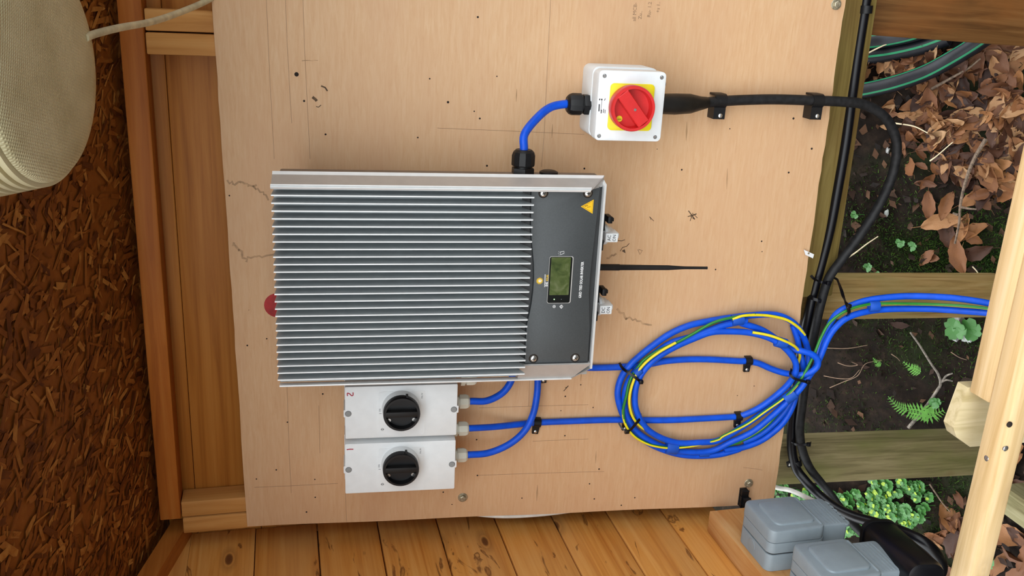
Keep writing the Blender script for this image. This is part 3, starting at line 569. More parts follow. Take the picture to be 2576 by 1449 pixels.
an.lathe([(0.0052, -0.004), (0.0052, ad.length * 0.24), (0.0046, ad.length * 0.245), (0.0042, ad.length * 0.45), (0.0040, ad.length * 0.66), (0.0030, ad.length * 0.74), (0.0024, ad.length * 0.80), (0.0022, ad.length * 0.985), (0.0024, ad.length)], ab, ad, 16)
an.lathe([(0.0105, 0.0), (0.009, 0.006), (0.006, 0.008)], ab, ad, 16); an.obj('antenna', 'black_rubber', inv)
def gland(parent, base, axis, k=1.0, mat='black_plastic', name='cable_gland'):
    """nut, ribbed body, dome cap"""
    mb = MB(); mb.lathe([(0.0125 * k, 0), (0.0125 * k, 0.006 * k), (0.012 * k, 0.007 * k)], base, axis, 6)
    mb.lathe([(0.0095 * k, 0.006 * k), (0.0095 * k, 0.010 * k)], base, axis, 20)
    mb.lathe([(0.0118 * k, 0.009 * k), (0.0125 * k, 0.010 * k), (0.0125 * k, 0.020 * k), (0.0112 * k, 0.0235 * k), (0.0085 * k, 0.026 * k), (0.0065 * k, 0.026 * k)], base, axis, 8 if mat == 'nylon' else 12)
    return mb.obj(name, mat, parent, smooth=25)
gb = Vector((aT0 - 0.003, P(1316, 415, 0.092).y, 0.092)); gland(inv, gb, (1, 0, 0), 1.4)
MB().lathe([(0.014, 0), (0.014, 0.004), (0.010, 0.006)], Vector((aT0 - 0.003, P(1380, 428, 0.09).y, 0.092)), (1, 0, 0), 16).obj('blanking_plug', 'black_plastic', inv)

# ================================================================== DC isolators
def isolator(c, num, numpts, glands, label, spec):
    A0, A1, B0, B1 = c; H = 0.080
    t = thing('rotary_isolator', label, 'isolator', ((A0 + A1) / 2, (B0 + B1) / 2, 0), group='DC isolators')
    MB().prism(rrect(A0 + 0.002, A1 - 0.002, B0 + 0.001, B1 + 0.001, 0.003), 0.0, 0.040, 0.0).obj('base', 'white_plastic', t)
    MB().prism(rrect(A0, A1, B0, B1, 0.0022), 0.0405, H, 0.0010).obj('lid', 'white_plastic', t)
    for u, v in spec['screws']:
        p = P(u, v, H)
        MB().prism(rrect(p.x - 0.0062, p.x + 0.0062, (B0 - 0.0022) if u > 1000 else p.y - 0.004, p.y + 0.004 if u > 1000 else B1 + 0.0022, 0.0015), 0.0405, H - 0.0003).obj('screw_boss', 'white_plastic', t)
        MB().lathe([(0.0052, 0.0001), (0.0050, 0.0002)], p, (0, 0, 1), 20).obj('screw_well', 'print_grey', t)
        MB().lathe([(0.0043, 0.00022), (0.0040, 0.0003)], p + Vector((-0.0005, 0, 0)), (0, 0, 1), 18).obj('screw', 'well_shade', t)  # no screw here: lighter disc painting the shading of the empty well
    k0 = P(*spec['knob'], H + 0.025); kc = Vector((k0.x, k0.y, H))
    MB().prism(rrect(*spec['plate'], 0.003), H, H + 0.0004).obj('label_plate', 'white_plastic', t)
    MB().lathe([(0.0305, 0.0004), (0.0300, 0.008), (0.0285, 0.013), (0.027, 0.0135)], kc, (0, 0, 1), 40).obj('collar', 'white_plastic', t)
    kn = MB(); kn.lathe([(0.0285, 0.010), (0.0288, 0.0235), (0.0278, 0.0250), (0.0248, 0.0250), (0.0235, 0.0155), (0.0, 0.0150)], kc, (0, 0, 1), 48, cap1=False)
    ko = kn.obj('knob', 'black_plastic', t)
    g = MB(); g.box((kc.x - 0.0045, kc.y - 0.0262, H + 0.012), (kc.x + 0.0045, kc.y + 0.0262, H + 0.0248), bev=0.0008); g.obj('grip', 'black_rubber', ko)
    ck = MB(); 
    for sy in (1, -1): ck.lathe([(0.0034, 0.0152), (0.0030, 0.0164)], kc + Vector((-0.013, -0.0195 * sy, 0)), (0, 0, 1), 10)
    ck.obj('lock_hole', 'steel', ko)
    MB().box((kc.x + 0.0265, kc.y - 0.010, H + 0.012), (kc.x + 0.0300, kc.y - 0.0065, H + 0.022)).obj('pointer', 'black_plastic', ko)
    text(t, 'lettering', 'ON', 0.0045, P(spec['I'][0] - 1, spec['I'][1] - 8, H) + Vector((0, 0, 0.0004)), 'print_grey', sx=0.8)
    mk = MB(); ribbon(mk, [P(spec['I'][0] - 3, spec['I'][1], H) + Vector((0, 0, 0.0004)), P(spec['I'][0] + 3, spec['I'][1], H) + Vector((0, 0, 0.0004))], 0.0005)
    oc = P(spec['O'][0], spec['O'][1], H) + Vector((0, 0, 0.0004)); ring_mark(mk, oc, 0.0019, 0.0005); ribbon(mk, [oc + Vector((0, 0.0027, 0)), oc - Vector((0, 0.0027, 0))], 0.0005); mk.obj('printed_marks', 'ink', t, smooth=0)
    text(t, 'lettering', 'P/N: PV', 0.0036, P(*spec['pn'], H) + Vector((0, 0, 0.0004)), 'print_grey', sx=0.85)
    ribbon(MB(), spline([P(u, v, H) + Vector((0, 0, 0.0001)) for u, v in numpts], 5), 0.0016, 0.0003).obj('marker_numeral', 'red_ink', t, smooth=0)['label'] = 'red marker numeral ' + num
    for u, v in glands: gland(t, Vector((P(u, v, 0.040).x, B0 + 0.001, 0.040)), (0, -1, 0), 1.0, 'nylon')
    return t
def rect_of(p1, p2, p3, p4):
    q = [P(*p, 0.08) for p in (p1, p2, p3, p4)]
    return ((q[2].x + q[3].x) / 2, (q[0].x + q[1].x) / 2, (q[1].y + q[2].y) / 2, (q[0].y + q[3].y) / 2)
c_2 = rect_of((867, 974), (1151, 966), (1149, 1094), (869, 1105)); c_1 = rect_of((867, 1119), (1146, 1106), (1144, 1229), (869, 1243))
H8 = 0.08
def plate_of(c, u0, v0, u1, v1): a = P(u0, v0, H8); b = P(u1, v1, H8); return (b.x, a.x, b.y, a.y)
isolator(c_2, '2', [(874, 996), (874, 989), (880, 991), (884, 995), (888, 994), (888, 987)], [(1160, 1010), (1158, 1078)], 'white isolator with red 2, black knob, right under the inverter',
         dict(screws=[(876, 1041), (1142, 1030)], knob=(1011, 1044), plate=plate_of(c_2, 953, 986, 1068, 1092), I=(957, 1040), O=(962, 1080), pn=(1062, 995)))
isolator(c_1, '1', [(872, 1131), (880, 1130), (889, 1130)], [(1152, 1145)], 'white isolator with red 1, black knob, farthest from the inverter',
         dict(screws=[(877, 1182), (1137, 1168)], knob=(1009, 1184), plate=plate_of(c_1, 953, 1128, 1066, 1232), I=(955, 1180), O=(962, 1218), pn=(1058, 1134)))
gland(inv, Vector((P(1165, 948, 0.04).x, P(1158, 948, 0.04).y, 0.045)), (0, -1, 0), 1.0, 'nylon')

# ================================================================== red and yellow AC isolator
ra0, ra1, rb0, rb1 = -0.2005, -0.0992, -0.4535, -0.3522; RH = 0.100
red = thing('red_yellow_isolator', 'square white isolator box with red knob on yellow plate', 'isolator', ((ra0 + ra1) / 2, (rb0 + rb1) / 2, 0))
MB().prism(rrect(ra0 - 0.001, ra1 + 0.002, rb0 - 0.001, rb1 - 0.001, 0.010), 0.0, 0.058, 0.001).obj('base', 'white_plastic', red)
MB().prism(rrect(ra0 + 0.001, ra1 - 0.0005, rb0 + 0.001, rb1 - 0.002, 0.010), 0.0585, 0.075, 0.002).obj('gasket_frame', 'white_plastic', red)
MB().prism(rrect(ra0, ra1, rb0, rb1, 0.0065), 0.0755, RH, 0.0012).obj('lid', 'white_plastic', red)
for u, v in ((1521, 191), (1665, 195), (1507, 342), (1648, 345)):
    p = P(u, v, RH); MB().lathe([(0.0030, 0.0001), (0.0029, 0.0002)], p, (0, 0, 1), 16).obj('screw_well', 'print_grey', red)
    MB().lathe([(0.0022, 0.0002), (0.0016, 0.0008)], p, (0, 0, 1), 12).obj('screw', 'steel', red)
yp_ = [P(1535, 209, RH), P(1646, 212, RH), P(1637, 329, RH), P(1528, 327, RH)]
MB().prism(rrect((yp_[2].x + yp_[3].x) / 2, (yp_[0].x + yp_[1].x) / 2, (yp_[1].y + yp_[2].y) / 2, (yp_[0].y + yp_[3].y) / 2, 0.006), RH, RH + 0.003, 0.0006).obj('yellow_plate', 'yellow_plate', red)
KH = 0.026
k0 = P(1594, 274, RH + KH); kc = Vector((k0.x, k0.y, RH))
kn = MB(); kn.lathe([(0.0305, 0.003), (0.0325, 0.008), (0.0328, KH - 0.002), (0.0318, KH), (0.0282, KH), (0.0278, KH - 0.006), (0.0268, 0.0125), (0.0, 0.012)], kc, (0, 0, 1), 56, cap1=False)
ko = kn.obj('knob', 'red_plastic', red)
d1 = (P(1628, 321, RH + KH) - P(1563, 227, RH + KH)).normalized(); d2 = Vector((-d1.y, d1.x, 0))
def obox(mb, c, du, dv, hu, hv, h0, h1, ch):
    z = Vector((0, 0, 1)); f = lambda su, sv, k: c + du * su * (hu - k) + dv * sv * (hv - k)
    q = lambda h, k: [f(-1, -1, k) + z * h, f(1, -1, k) + z * h, f(1, 1, k) + z * h, f(-1, 1, k) + z * h]
    return mb.rings([q(h0, 0), q(h1 - ch, 0), q(h1, ch)])
obox(MB(), kc, d1, d2, 0.0275, 0.0092, 0.012, KH + 0.001, 0.0012).obj('grip', 'red_plastic', ko)
MB().lathe([(0.0022, KH + 0.001), (0.0018, KH + 0.0022)], P(1597, 276, RH + KH) * 1 - Vector((0, 0, RH + KH)) + Vector((0, 0, RH)), (0, 0, 1), 14).obj('screw', 'steel', ko)
wp = P(1558, 299, RH + 0.013); MB().lathe([(0.0046, 0.0), (0.0044, 0.0006)], Vector((wp.x, wp.y, RH + 0.0125)), (0, 0, 1), 18).obj('position_window', 'yellow_plate', ko)
ribbon(MB(), [P(1554, 299.5, RH + 0.0133), P(1563, 299.5, RH + 0.0133)], 0.0006).obj('position_mark', 'ink', ko, smooth=0)
pr = MB(); zz = Vector((0, 0, 0.0001))
for (u0, v0), (u1, v1), w in (((1506.5, 280), (1507.5, 262), 0.0016), ((1511.5, 279), (1514, 252), 0.0005), ((1512, 285), (1513, 276), 0.0013), ((1517.5, 284), (1518.5, 274), 0.0009), ((1521.5, 285), (1522.5, 276), 0.0008), ((1508, 252), (1509, 248), 0.0016), ((1513.5, 252), (1514, 248.5), 0.0022), ((1520, 253), (1523, 247.5), 0.0008)):
    ribbon(pr, [P(u0, v0, RH) + zz, P(u1, v1, RH) + zz], w)
pr.obj('printed_marks', 'ink', red, smooth=0)
MB().lathe([(0.003, 0.0), (0.003, 0.008)], (P(1675, 212, 0.075).x, rb0, 0.075), (0, -1, 0), 12).obj('earth_stud', 'steel', red)
rg = Vector((P(1445, 262, 0.045).x, rb1 - 0.002, 0.045)); gland(red, rg, (0, 1, 0), 1.32)

# ================================================================== cables
def cable(name, pts, r, mat, label, F=BF, seg=12, n=8, cat='cable', group=None):
    sp = spline(pts, n); o = MB().tube(sp, r, seg).obj(name, mat, None, F, sp[0]); return tag(o, label, cat, group)
def PB(*l): return [P(*p) for p in l]
RC = 0.0047
cable('blue_cable', [rg + Vector((0, 0.018, 0)), Vector((rg.x, rg.y + 0.034, 0.045))] + PB((1385, 270, 0.052), (1350, 298, 0.068)) + [gb + Vector((0.058, -0.001, -0.006)), gb + Vector((0.038, 0, 0)), gb + Vector((0.02, 0, 0))], 0.0063, 'blue_cable', 'short blue cable curving from the red-knob box to the inverter')
i2 = Vector((P(1160, 1010, .04).x, c_2[2], 0.040)); i3 = Vector((P(1158, 1078, .04).x, c_2[2], 0.040)); i4 = Vector((P(1152, 1145, .04).x, c_1[2], 0.040))
cable('blue_cable', [i2 + Vector((0, -0.015, 0)), i2 + Vector((0, -0.03, 0))] + PB((1225, 1008, 0.038), (1262, 990, 0.034), (1284, 962, 0.030), (1290, 935, 0.028), (1290, 900, 0.014)), RC * 1.25, 'blue_cable', 'short blue cable bending up under the inverter from isolator 2')
cable('blue_cable', [i4 + Vector((0, -0.015, 0)), i4 + Vector((0, -0.03, 0))] + PB((1230, 1139, 0.036), (1280, 1118, 0.032), (1318, 1086, 0.028), (1340, 1045, 0.024), (1350, 1000, 0.018), (1353, 955, 0.014), (1352, 900, 0.012)), RC * 1.25, 'blue_cable', 'blue cable sweeping from isolator 1 across the straight one')
# coil strands (pixels of two detail views turned into board positions)
def ZL(X, Y): return 1500 + X / 3.45, 760 + Y / 3.45
def ZR(X, Y): return 1820 + X / 3.45, 760 + Y / 3.45
def path(zl, h, zr=(), first='L'):
    a = [(*ZL(*p[:2]), p[2] if len(p) > 2 else h) for p in zl]; b = [(*ZR(*p[:2]), p[2] if len(p) > 2 else h) for p in zr]
    return PB(*((a + b) if first == 'L' else (b + a)))
lowrun = [i3 + Vector((0, -0.015, 0)), i3 + Vector((0, -0.03, 0))] + PB((1240, 1074, 0.028), (1300, 1068, 0.012), (1350, 1063, 0.0058), (1450, 1059, 0.006))
cable('blue_cable', lowrun + path([(0,1025),(200,1022),(600,1025),(900,1012),(1200,995)], 0.006) +
      path([], 0.006, [(120,993),(200,970,0.010),(320,910,0.016),(450,815,0.022),(560,715,0.028),(618,625,0.034),(630,545,0.036),(590,460,0.036),(500,370,0.034),(380,305,0.03),(220,265,0.024),(60,255,0.022)]) +
      path([(1000,262,0.020),(850,315,0.020),(680,390,0.022),(530,480,0.024),(420,585,0.026),(355,700,0.026),(335,820,0.026),(345,930,0.026),(400,1050,0.026),(470,1125,0.022),(580,1185,0.020),(720,1222,0.018),(900,1218,0.018),(1060,1200,0.016)], 0.02) +
      path([], 0.02, [(120,1110,0.014),(300,990,0.016),(450,880,0.018),(560,800,0.020),(640,730,0.020)]), RC * 1.18, 'blue_cable', 'blue cable clipped straight from isolator 2, then looping into the coil')
cable('blue_cable', PB((1440, 926, 0.012), (1480, 925, 0.008)) + path([(0,570),(200,563),(420,545),(600,512),(800,497),(1000,498),(1240,512)], 0.006) +
      path([], 0.006, [(200,512),(300,530,0.007),(400,573,0.010),(490,605,0.014),(570,622,0.018),(660,632,0.030),(750,612,0.036),(812,560,0.038),(815,500,0.038),(765,452,0.036),(680,425,0.032),(590,405,0.026),(480,335,0.022),(330,240,0.018),(150,180,0.018)]) +
      path([(1300,165,0.018),(1130,195,0.018),(980,245,0.018),(830,300,0.018),(660,350,0.018)], 0.018) +
      path([(520,440,0.018),(400,540,0.016),(300,650,0.016),(255,760,0.016),(245,880,0.014),(270,1000,0.014),(350,1120,0.014),(480,1210,0.014),(640,1275,0.012),(800,1300,0.012),(1000,1290,0.012)], 0.02) +
      path([], 0.02, [(60,1215,0.014),(250,1125,0.020),(420,990,0.024),(560,860,0.028),(660,760,0.032),(735,655,0.032),(800,560,0.028),(850,450,0.024),(900,330,0.02),(965,230,0.02),(1060,145,0.02),(1200,92,0.02)]) +
      PB((2230, 778, 0.02), (2330, 777, 0.04), (2430, 783, 0.07), (2505, 790, 0.10), (2580, 805, 0.14)), RC * 1.2, 'blue_cable', 'blue cable of the coil leaving along the tan post, lower strand')
cable('blue_cable', path([], 0.01, [(640,760,0.008),(600,900,0.008),(530,1030,0.010),(430,1130,0.010),(300,1215,0.010),(140,1268,0.010),(0,1285,0.010)]) +
      path([(1250,1270,0.010),(1080,1320,0.010),(900,1335,0.008),(740,1325,0.008),(590,1285,0.008),(440,1215,0.010),(320,1115,0.012),(245,1005,0.012),(200,890,0.014),(185,780,0.014),(215,660,0.014),(285,555,0.018),(380,465,0.016),(500,370,0.014),(640,275,0.012),(800,205,0.012),(960,168,0.010)], 0.01) +
      path([], 0.01, [(60,135,0.010),(300,110,0.010),(460,112,0.012),(580,160,0.012),(660,240,0.010),(705,330,0.008),(735,430,0.008),(735,520,0.010),(700,610,0.010),(640,720,0.008)]), RC * 1.2, 'blue_cable', 'outermost blue strand of the oval cable coil')
cable('blue_cable', path([], 0.01, [(170,1215,0.008),(300,1160,0.010),(420,1070,0.010),(530,950,0.010),(590,850,0.010),(650,740,0.012),(690,640,0.014),(690,540,0.016),(660,420,0.012),(640,320,0.010),(600,200,0.008)]) , RC * 1.1, 'blue_cable', 'blue strand lying inside the lower curve of the coil')
cable('blue_cable', PB((2055, 915, -0.002), (2068, 870, 0.002), (2084, 825, 0.006), (2106, 788, 0.010), (2150, 765, 0.014), (2200, 752, 0.018), (2280, 745, 0.03), (2380, 748, 0.055), (2460, 758, 0.08), (2520, 770, 0.10), (2585, 784, 0.13)), RC * 1.2, 'blue_cable', 'blue cable over the tan post, uppermost strand')
def earth(pts, label, ph=0.0, tw=0.0):
    sp = spline(pts, 8); seg = 10
    return tag(MB().tube(sp, 0.0025, seg, mis=lambda k, i: 0 if ((i + (ph(k) if callable(ph) else ph) + tw * k) % seg) < 5 else 1).obj('earth_wire', ['earth_green', 'earth_yellow'], None, BF, sp[0]), label, 'cable', 'earth wires taped to the coil')
hh = 0.024
earth(path([], 0.03, [(430,112,0.016)]) [::-1] * 0 + path([(1380,108),(1150,140),(1000,185),(830,280),(700,350),(560,410),(430,490),(365,560,0.026),(310,640,0.026),(280,720,0.026),(262,810,0.026),(235,930,0.024),(245,1035,0.024),(290,1120,0.024),(360,1185,0.022),(470,1238,0.02),(600,1262,0.02),(700,1262,0.02),(850,1245,0.02),(1050,1195,0.02)], hh) +
      path([], hh, [(0,1160,0.022),(200,1060,0.024),(350,955,0.028),(520,835,0.032),(620,740,0.036),(690,640,0.036),(760,510,0.033),(800,420,0.03),(850,300,0.028),(925,175,0.028),(1060,78,0.028),(1200,32,0.028)]) +
      PB((2210, 764, 0.028), (2330, 765, 0.046), (2430, 770, 0.076), (2510, 780, 0.105), (2585, 796, 0.14)), 'green and yellow earth wire running right round the coil and off it', lambda k: 2 + 4.5 * max(0, min(1, (k - 84) / 14)) - 1.9 * max(0, min(1, (k - 178) / 20)), 0.0)
earth(path([(690,352,0.030),(560,425,0.030),(450,505,0.030),(372,590,0.031),(325,680,0.031),(292,800,0.031),(290,900,0.031),(320,1000,0.031),(380,1075,0.028),(450,1120,0.022)], 0.03), 'yellow-sided earth wire on the inner side of the coil', 6)
earth(path([(1180,150,0.026)], 0.026) + path([], 0.024, [(170,118,0.026),(300,112,0.024),(420,122,0.022),(550,155,0.02),(650,220,0.016),(705,285,0.012)]), 'earth wire over the outer bend of the coil', 7)
earth(path([], 0.03, [(250,262,0.03),(350,278,0.034),(440,302,0.038),(540,342,0.040),(625,390,0.036),(662,450,0.028),(650,520,0.020),(620,560,0.016)]), 'earth wire crossing the inner bend of the coil by the blue tape', 7)
earth(path([(1100,1255,0.014),(1250,1215,0.014)], 0.014) + path([], 0.012, [(100,1225,0.014),(230,1170,0.014),(370,1075,0.014),(500,935,0.014),(560,860,0.014)]), 'green earth wire along the lowest curve of the coil', 1)
# blue tape bands
def tape(p0, p1, r, label, parent_h=0.0):
    d = (p1 - p0); mb = MB(); u, w = frame(d.normalized(), (0, 0, 1)); seg = 16
    mb.rings([[p0 + d * t + u * math.cos(2 * math.pi * i / seg) * r[0] * s + w * math.sin(2 * math.pi * i / seg) * r[1] * s for i in range(seg)] for t, s in ((0, 0.98), (0.02, 1), (0.98, 1), (1, 0.98))])
    return tag(mb.obj('tape_band', 'blue_tape', None, BF), label, 'tape', 'blue tape bands on the coil')
tape(P(*ZL(1175, 160), 0.021), P(*ZL(1272, 150), 0.021), (0.0085, 0.0095), 'blue tape band on the upper bend of the coil')
tape(P(*ZL(608, 1258), 0.016), P(*ZL(703, 1262), 0.016), (0.0085, 0.0130), 'blue tape band on the lower bend of the coil')
tape(P(*ZL(890, 1312), 0.010), P(*ZL(975, 1310), 0.010), (0.0065, 0.0068), 'narrow blue tape band on the outermost lower strand')
tape(P(*ZR(455, 340), 0.034), P(*ZR(540, 365), 0.034), (0.0085, 0.0095), 'blue tape band where the inner bend turns down')
tape(P(*ZR(535, 850), 0.030), P(*ZR(620, 790), 0.032), (0.0085, 0.0105), 'blue tape band above the crossing of the coil')
tape(P(*ZL(340, 625), 0.027), P(*ZL(385, 585), 0.027), (0.0075, 0.0075), 'blue tape band beside the upper cable tie of the coil')
tape(P(2186, 771, 0.024), P(2211, 770, 0.026), (0.0085, 0.0095), 'blue tape band on the cables over the tan post')
# thick black supply cable from the red-knob box
sw = [Vector((P(1672, 262, 0.045).x, rb0 + 0.002, 0.045))] + PB((1700, 262, 0.040), (1735, 262, 0.034), (1765, 259, 0.028), (1800, 256, 0.024), (1860, 252, 0.022), (1950, 250, 0.022), (2050, 253, 0.022), (2120, 256, 0.022), (2170, 262, 0.020), (2215, 285, 0.018), (2243, 320, 0.014), (2256, 370, 0.008), (2245, 440, 0.0), (2212, 515, -0.012), (2165, 590, -0.022), (2120, 650, -0.030), (2085, 700, -0.034), (2066, 760, -0.036), (2050, 830, -0.036), (2030, 930, -0.038), (2018, 1020, -0.04), (2012, 1080, -0.042), (2018, 1130, -0.044), (2036, 1175, -0.044), (2062, 1210, -0.035), (2090, 1245, -0.015), (2120, 1287, 0.02), (2150, 1322, 0.06), (2180, 1352, 0.10))
cable('supply_cable', sw, 0.0082, 'swa', 'thick scuffed black cable from the red-knob box down to the plug')
hs = PB((1672, 262, 0.045), (1700, 262, 0.042), (1735, 261, 0.037), (1762, 260, 0.030), (1778, 258, 0.026))
hs[0].y = rb0 + 0.001; tag(MB().tube(hs, [0.0150, 0.0162, 0.0152, 0.0108, 0.0088], 16).obj('heat_shrink_sleeve', 'heatshrink', None, BF), 'bulging black heat-shrink sleeve below the red-knob box', 'sleeve')
pe = P(2195, -90, -0.052); pe2 = P(2172, 40, -0.052)
cable('black_pipe', [pe + (pe - pe2).normalized() * 0.62] + PB((2195, -90, -0.052), (2181, -20, -0.052), (2172, 40, -0.052), (2158, 130, -0.052), (2143, 240, -0.050), (2127, 360, -0.048), (2108, 470, -0.048), (2088, 575, -0.050), (2068, 655, -0.052), (2050, 720, -0.052), (2032, 800, -0.052), (2012, 900, -0.054), (1998, 1000, -0.056), (1992, 1070, -0.06), (1992, 1130, -0.06), (2002, 1175, -0.055), (2022, 1205, -0.04), (2055, 1240, -0.01), (2100, 1276, 0.04), (2150, 1300, 0.09), (2210, 1318, 0.14), (2275, 1340, 0.19), (2325, 1365, 0.22), (2360, 1400, 0.23), (2368, 1432, 0.23), (2350, 1462, 0.23), (2322, 1480, 0.22)),
      [0.0088] * 96 + [0.0088 + 0.000012 * k for k in range(129)], 'black_gloss', 'glossy black cable running along the rail and looping by the plug')
# cleats on the thick cable
def cleat(u, v0, v1, uw, label):
    c0 = P(u, (v0 + v1) / 2, 0.0); hw = 0.0095; top = P(u, 247, 0.030); ft = P(u, v1, 0.026)
    ac = P(u, 254, 0.022).x; b = P(u, 254, 0.022).y; fa = ft.x
    t = thing('cable_cleat', label, 'clip', (ac, b, 0), group='cleats on the thick cable')
    R0, R1 = 0.0082, 0.0112; cz = 0.0200
    prof = [(fa, 0.0)] + [(fa, 0.026)] + [(ac - R1, 0.026)] + [(ac + R1 * math.cos(math.pi - math.pi * k / 12), cz + R1 * math.sin(math.pi * k / 12) + 0.0) for k in range(2, 13)] + [(ac + R1, 0.0)] + [(ac + R0, 0.0), (ac + R0, cz)] + [(ac + R0 * math.cos(math.pi * k / 12), cz + R0 * math.sin(math.pi * k / 12)) for k in range(1, 13)] + [(ac - R0, 0.0)]
    mb = MB(); n = len(prof); mb.add([(a, b - hw, h) for a, h in prof] + [(a, b + hw, h) for a, h in prof], [tuple(range(n)), tuple(range(2 * n - 1, n - 1, -1))] + [(i, (i + 1) % n, n + (i + 1) % n, n + i) for i in range(n)])
    mb.obj('clamp', 'black_plastic', t, smooth=30)
    MB().lathe([(0.0036, 0), (0.0034, 0.0012), (0.002, 0.002)], P(u + 1, v1 - 9, 0.026), (0, 0, 1), 14).obj('screw', 'steel', t)
cleat(1811, 236, 300, 30, 'black cleat on the thick cable nearest the red-knob box')
cleat(2055, 238, 301, 30, 'black cleat on the thick cable near the board edge')
# small P-clips
def pclip(u, v, fu, fv, label, h=0.006, r=0.0062, k=1.0, F=BF, wid=0.0062):
    c = P(u, v, h); f = P(fu, fv, h); d = Vector((f.x - c.x, f.y - c.y, 0)); L = d.length; d.normalize(); n = Vector((-d.y, d.x, 0)); c0 = Vector((c.x, c.y, h - 0.006))
    t = thing('cable_clip', label, 'clip', c0, group='black cable clips')
    prof = [(L + 0.0045, 0.001), (L + 0.0045, 0.0055), (r + 0.0025, 0.0060)] + [((r + 0.0016) * math.cos(math.pi * q / 10), 0.006 + (r + 0.0016) * math.sin(math.pi * q / 10)) for q in range(1, 10)] + [(-r - 0.0016, 0.006), (-r - 0.0016, 0.0), (-r, 0.0), (-r, 0.006)] + [(r * math.cos(math.pi * q / 10), 0.006 + r * math.sin(math.pi * q / 10)) for q in range(9, 0, -1)] + [(r, 0.001)]
    mb = MB(); m = len(prof); V = []
    for s in (-1, 1):
        for a, z in prof: V.append(c0 + d * a + n * s * wid * (1.0 if a < r + 0.003 else 0.85) + Vector((0, 0, z)))
    mb.add(V, [tuple(range(m)), tuple(range(2 * m - 1, m - 1, -1))] + [(i, (i + 1) % m, m + (i + 1) % m, m + i) for i in range(m)])
    mb.obj('clamp', 'black_plastic', t, smooth=30)
    MB().lathe([(0.0030, 0), (0.0028, 0.0010), (0.0016, 0.0018)], c0 + d * L + Vector((0, 0, 0.0055)), (0, 0, 1), 14).obj('screw', 'steel', t)
pclip(1351, 1063, 1347, 1086, 'black clip on the straight blue cable just right of isolator glands')
pclip(1882, 908, 1879, 930, 'black clip on the upper blue cable inside the coil')
pclip(1857, 1048, 1855, 1070, 'black clip on the lower blue cable inside the coil')
pclip(1577, 1057, 1573, 1078, 'black clip under the cable tie at the coil edge')
pclip(1367, 935, 1367, 958, 'black clip peeping out under the inverter edge')
pclip(2178, 24, 2158, 24, 'black clip holding the glossy cable to the rail', h=-0.050, r=0.0092)
pclip(2003, 1163, 1987, 1169, 'black clip holding the cables to the weathered post', h=-0.058, r=0.0090)
cl_ = thing('cable_clip', 'black clip at the bottom corner of the plywood above the sockets', 'clip', P(1868, 1250, 0), group='black cable clips')
MB().box(P(1858, 1268, 0), P(1868, 1228, 0) + Vector((0, -0.006, 0.012)), bev=0.002).box(P(1862, 1258, 0), P(1875, 1243, 0) + Vector((0, 0, 0.018)), bev=0.003).obj('clamp', 'black_plastic', cl_)
MB().lathe([(0.0032, 0.018), (0.003, 0.0195)], P(1876, 1247, 0), (0, 0, 1), 12).obj('screw', 'steel', cl_)
wc = P(2035, 638, 0.0); gc = thing('cable_clip', 'small grey plastic clip on the board edge', 'clip', wc)
MB().hexa([P(2022, 628, 0.0003), P(2026, 641, 0.0003), P(2045, 650, 0.0003), P(2048, 640, 0.0003), P(2022, 628, 0.006), P(2026, 641, 0.006), P(2045, 650, 0.006), P(2048, 640, 0.006)][::1]).obj('tab', 'white_clip', gc, smooth=0)
MB().lathe([(0.0018, 0), (0.0016, 0.0008)], P(2034, 637, 0.006), (0, 0, 1), 10).obj('nail', 'zinc', gc)
# cable ties
def tie(pts, head, label, w=0.0022):
    t = thing('cable_tie', label, 'cable tie', pts[0], group='black cable ties'); sp = spline(pts, 6)
    mb = MB(); rings = []
    for k, p in enumerate(sp):
        tn = (sp[min(k + 1, len(sp) - 1)] - sp[max(k - 1, 0)]).normalized(); up = Vector((0, 0, 1)); sd = tn.cross(up); sd = sd.normalized() if sd.length > 0.2 else Vector((0, 1, 0)); nn = sd.cross(tn).normalized()
        rings.append([p + sd * w + nn * 0.0006, p - sd * w + nn * 0.0006, p - sd * w - nn * 0.0006, p + sd * w - nn * 0.0006])
    mb.rings(rings).obj('strap', 'black_gloss', t, smooth=30)
    MB().box(head - Vector((0.0035, 0.0035, 0.003)), head + Vector((0.0035, 0.0035, 0.003)), bev=0.0008).obj('head', 'black_gloss', t)
tie([P(*ZL(200, 530), 0.004), P(*ZL(235, 580), 0.020), P(*ZL(290, 620), 0.030), P(*ZL(345, 660), 0.034), P(*ZL(385, 690), 0.030), P(*ZL(405, 700), 0.012)], P(*ZL(388, 692), 0.034), 'black cable tie round the upper left of the coil')
tie([P(*ZL(385, 975), 0.008), P(*ZL(380, 1010), 0.030), P(*ZL(340, 1060), 0.035), P(*ZL(300, 1105), 0.030), P(*ZL(265, 1125), 0.022)], P(*ZL(268, 1122), 0.026), 'black cable tie round the lower left of the coil')
tie([P(*ZL(262, 1122), 0.024), P(*ZL(220, 1090), 0.018), P(*ZL(195, 1050), 0.012)], P(*ZL(262, 1124), 0.022), 'loose tail of black cable tie at the coil edge', 0.0014)
tie([P(*ZR(590, 580), 0.030), P(*ZR(580, 625), 0.040), P(*ZR(610, 660), 0.044), P(*ZR(670, 680), 0.044), P(*ZR(725, 692), 0.042), P(*ZR(750, 680), 0.03)], P(*ZR(735, 692), 0.043), 'black cable tie where the coil strands cross')
tie([P(2037, 690, -0.05), P(2050, 703, -0.038), P(2068, 710, -0.022), P(2084, 712, -0.03)], P(2084, 712, -0.026), 'black cable tie joining the two thick black cables')
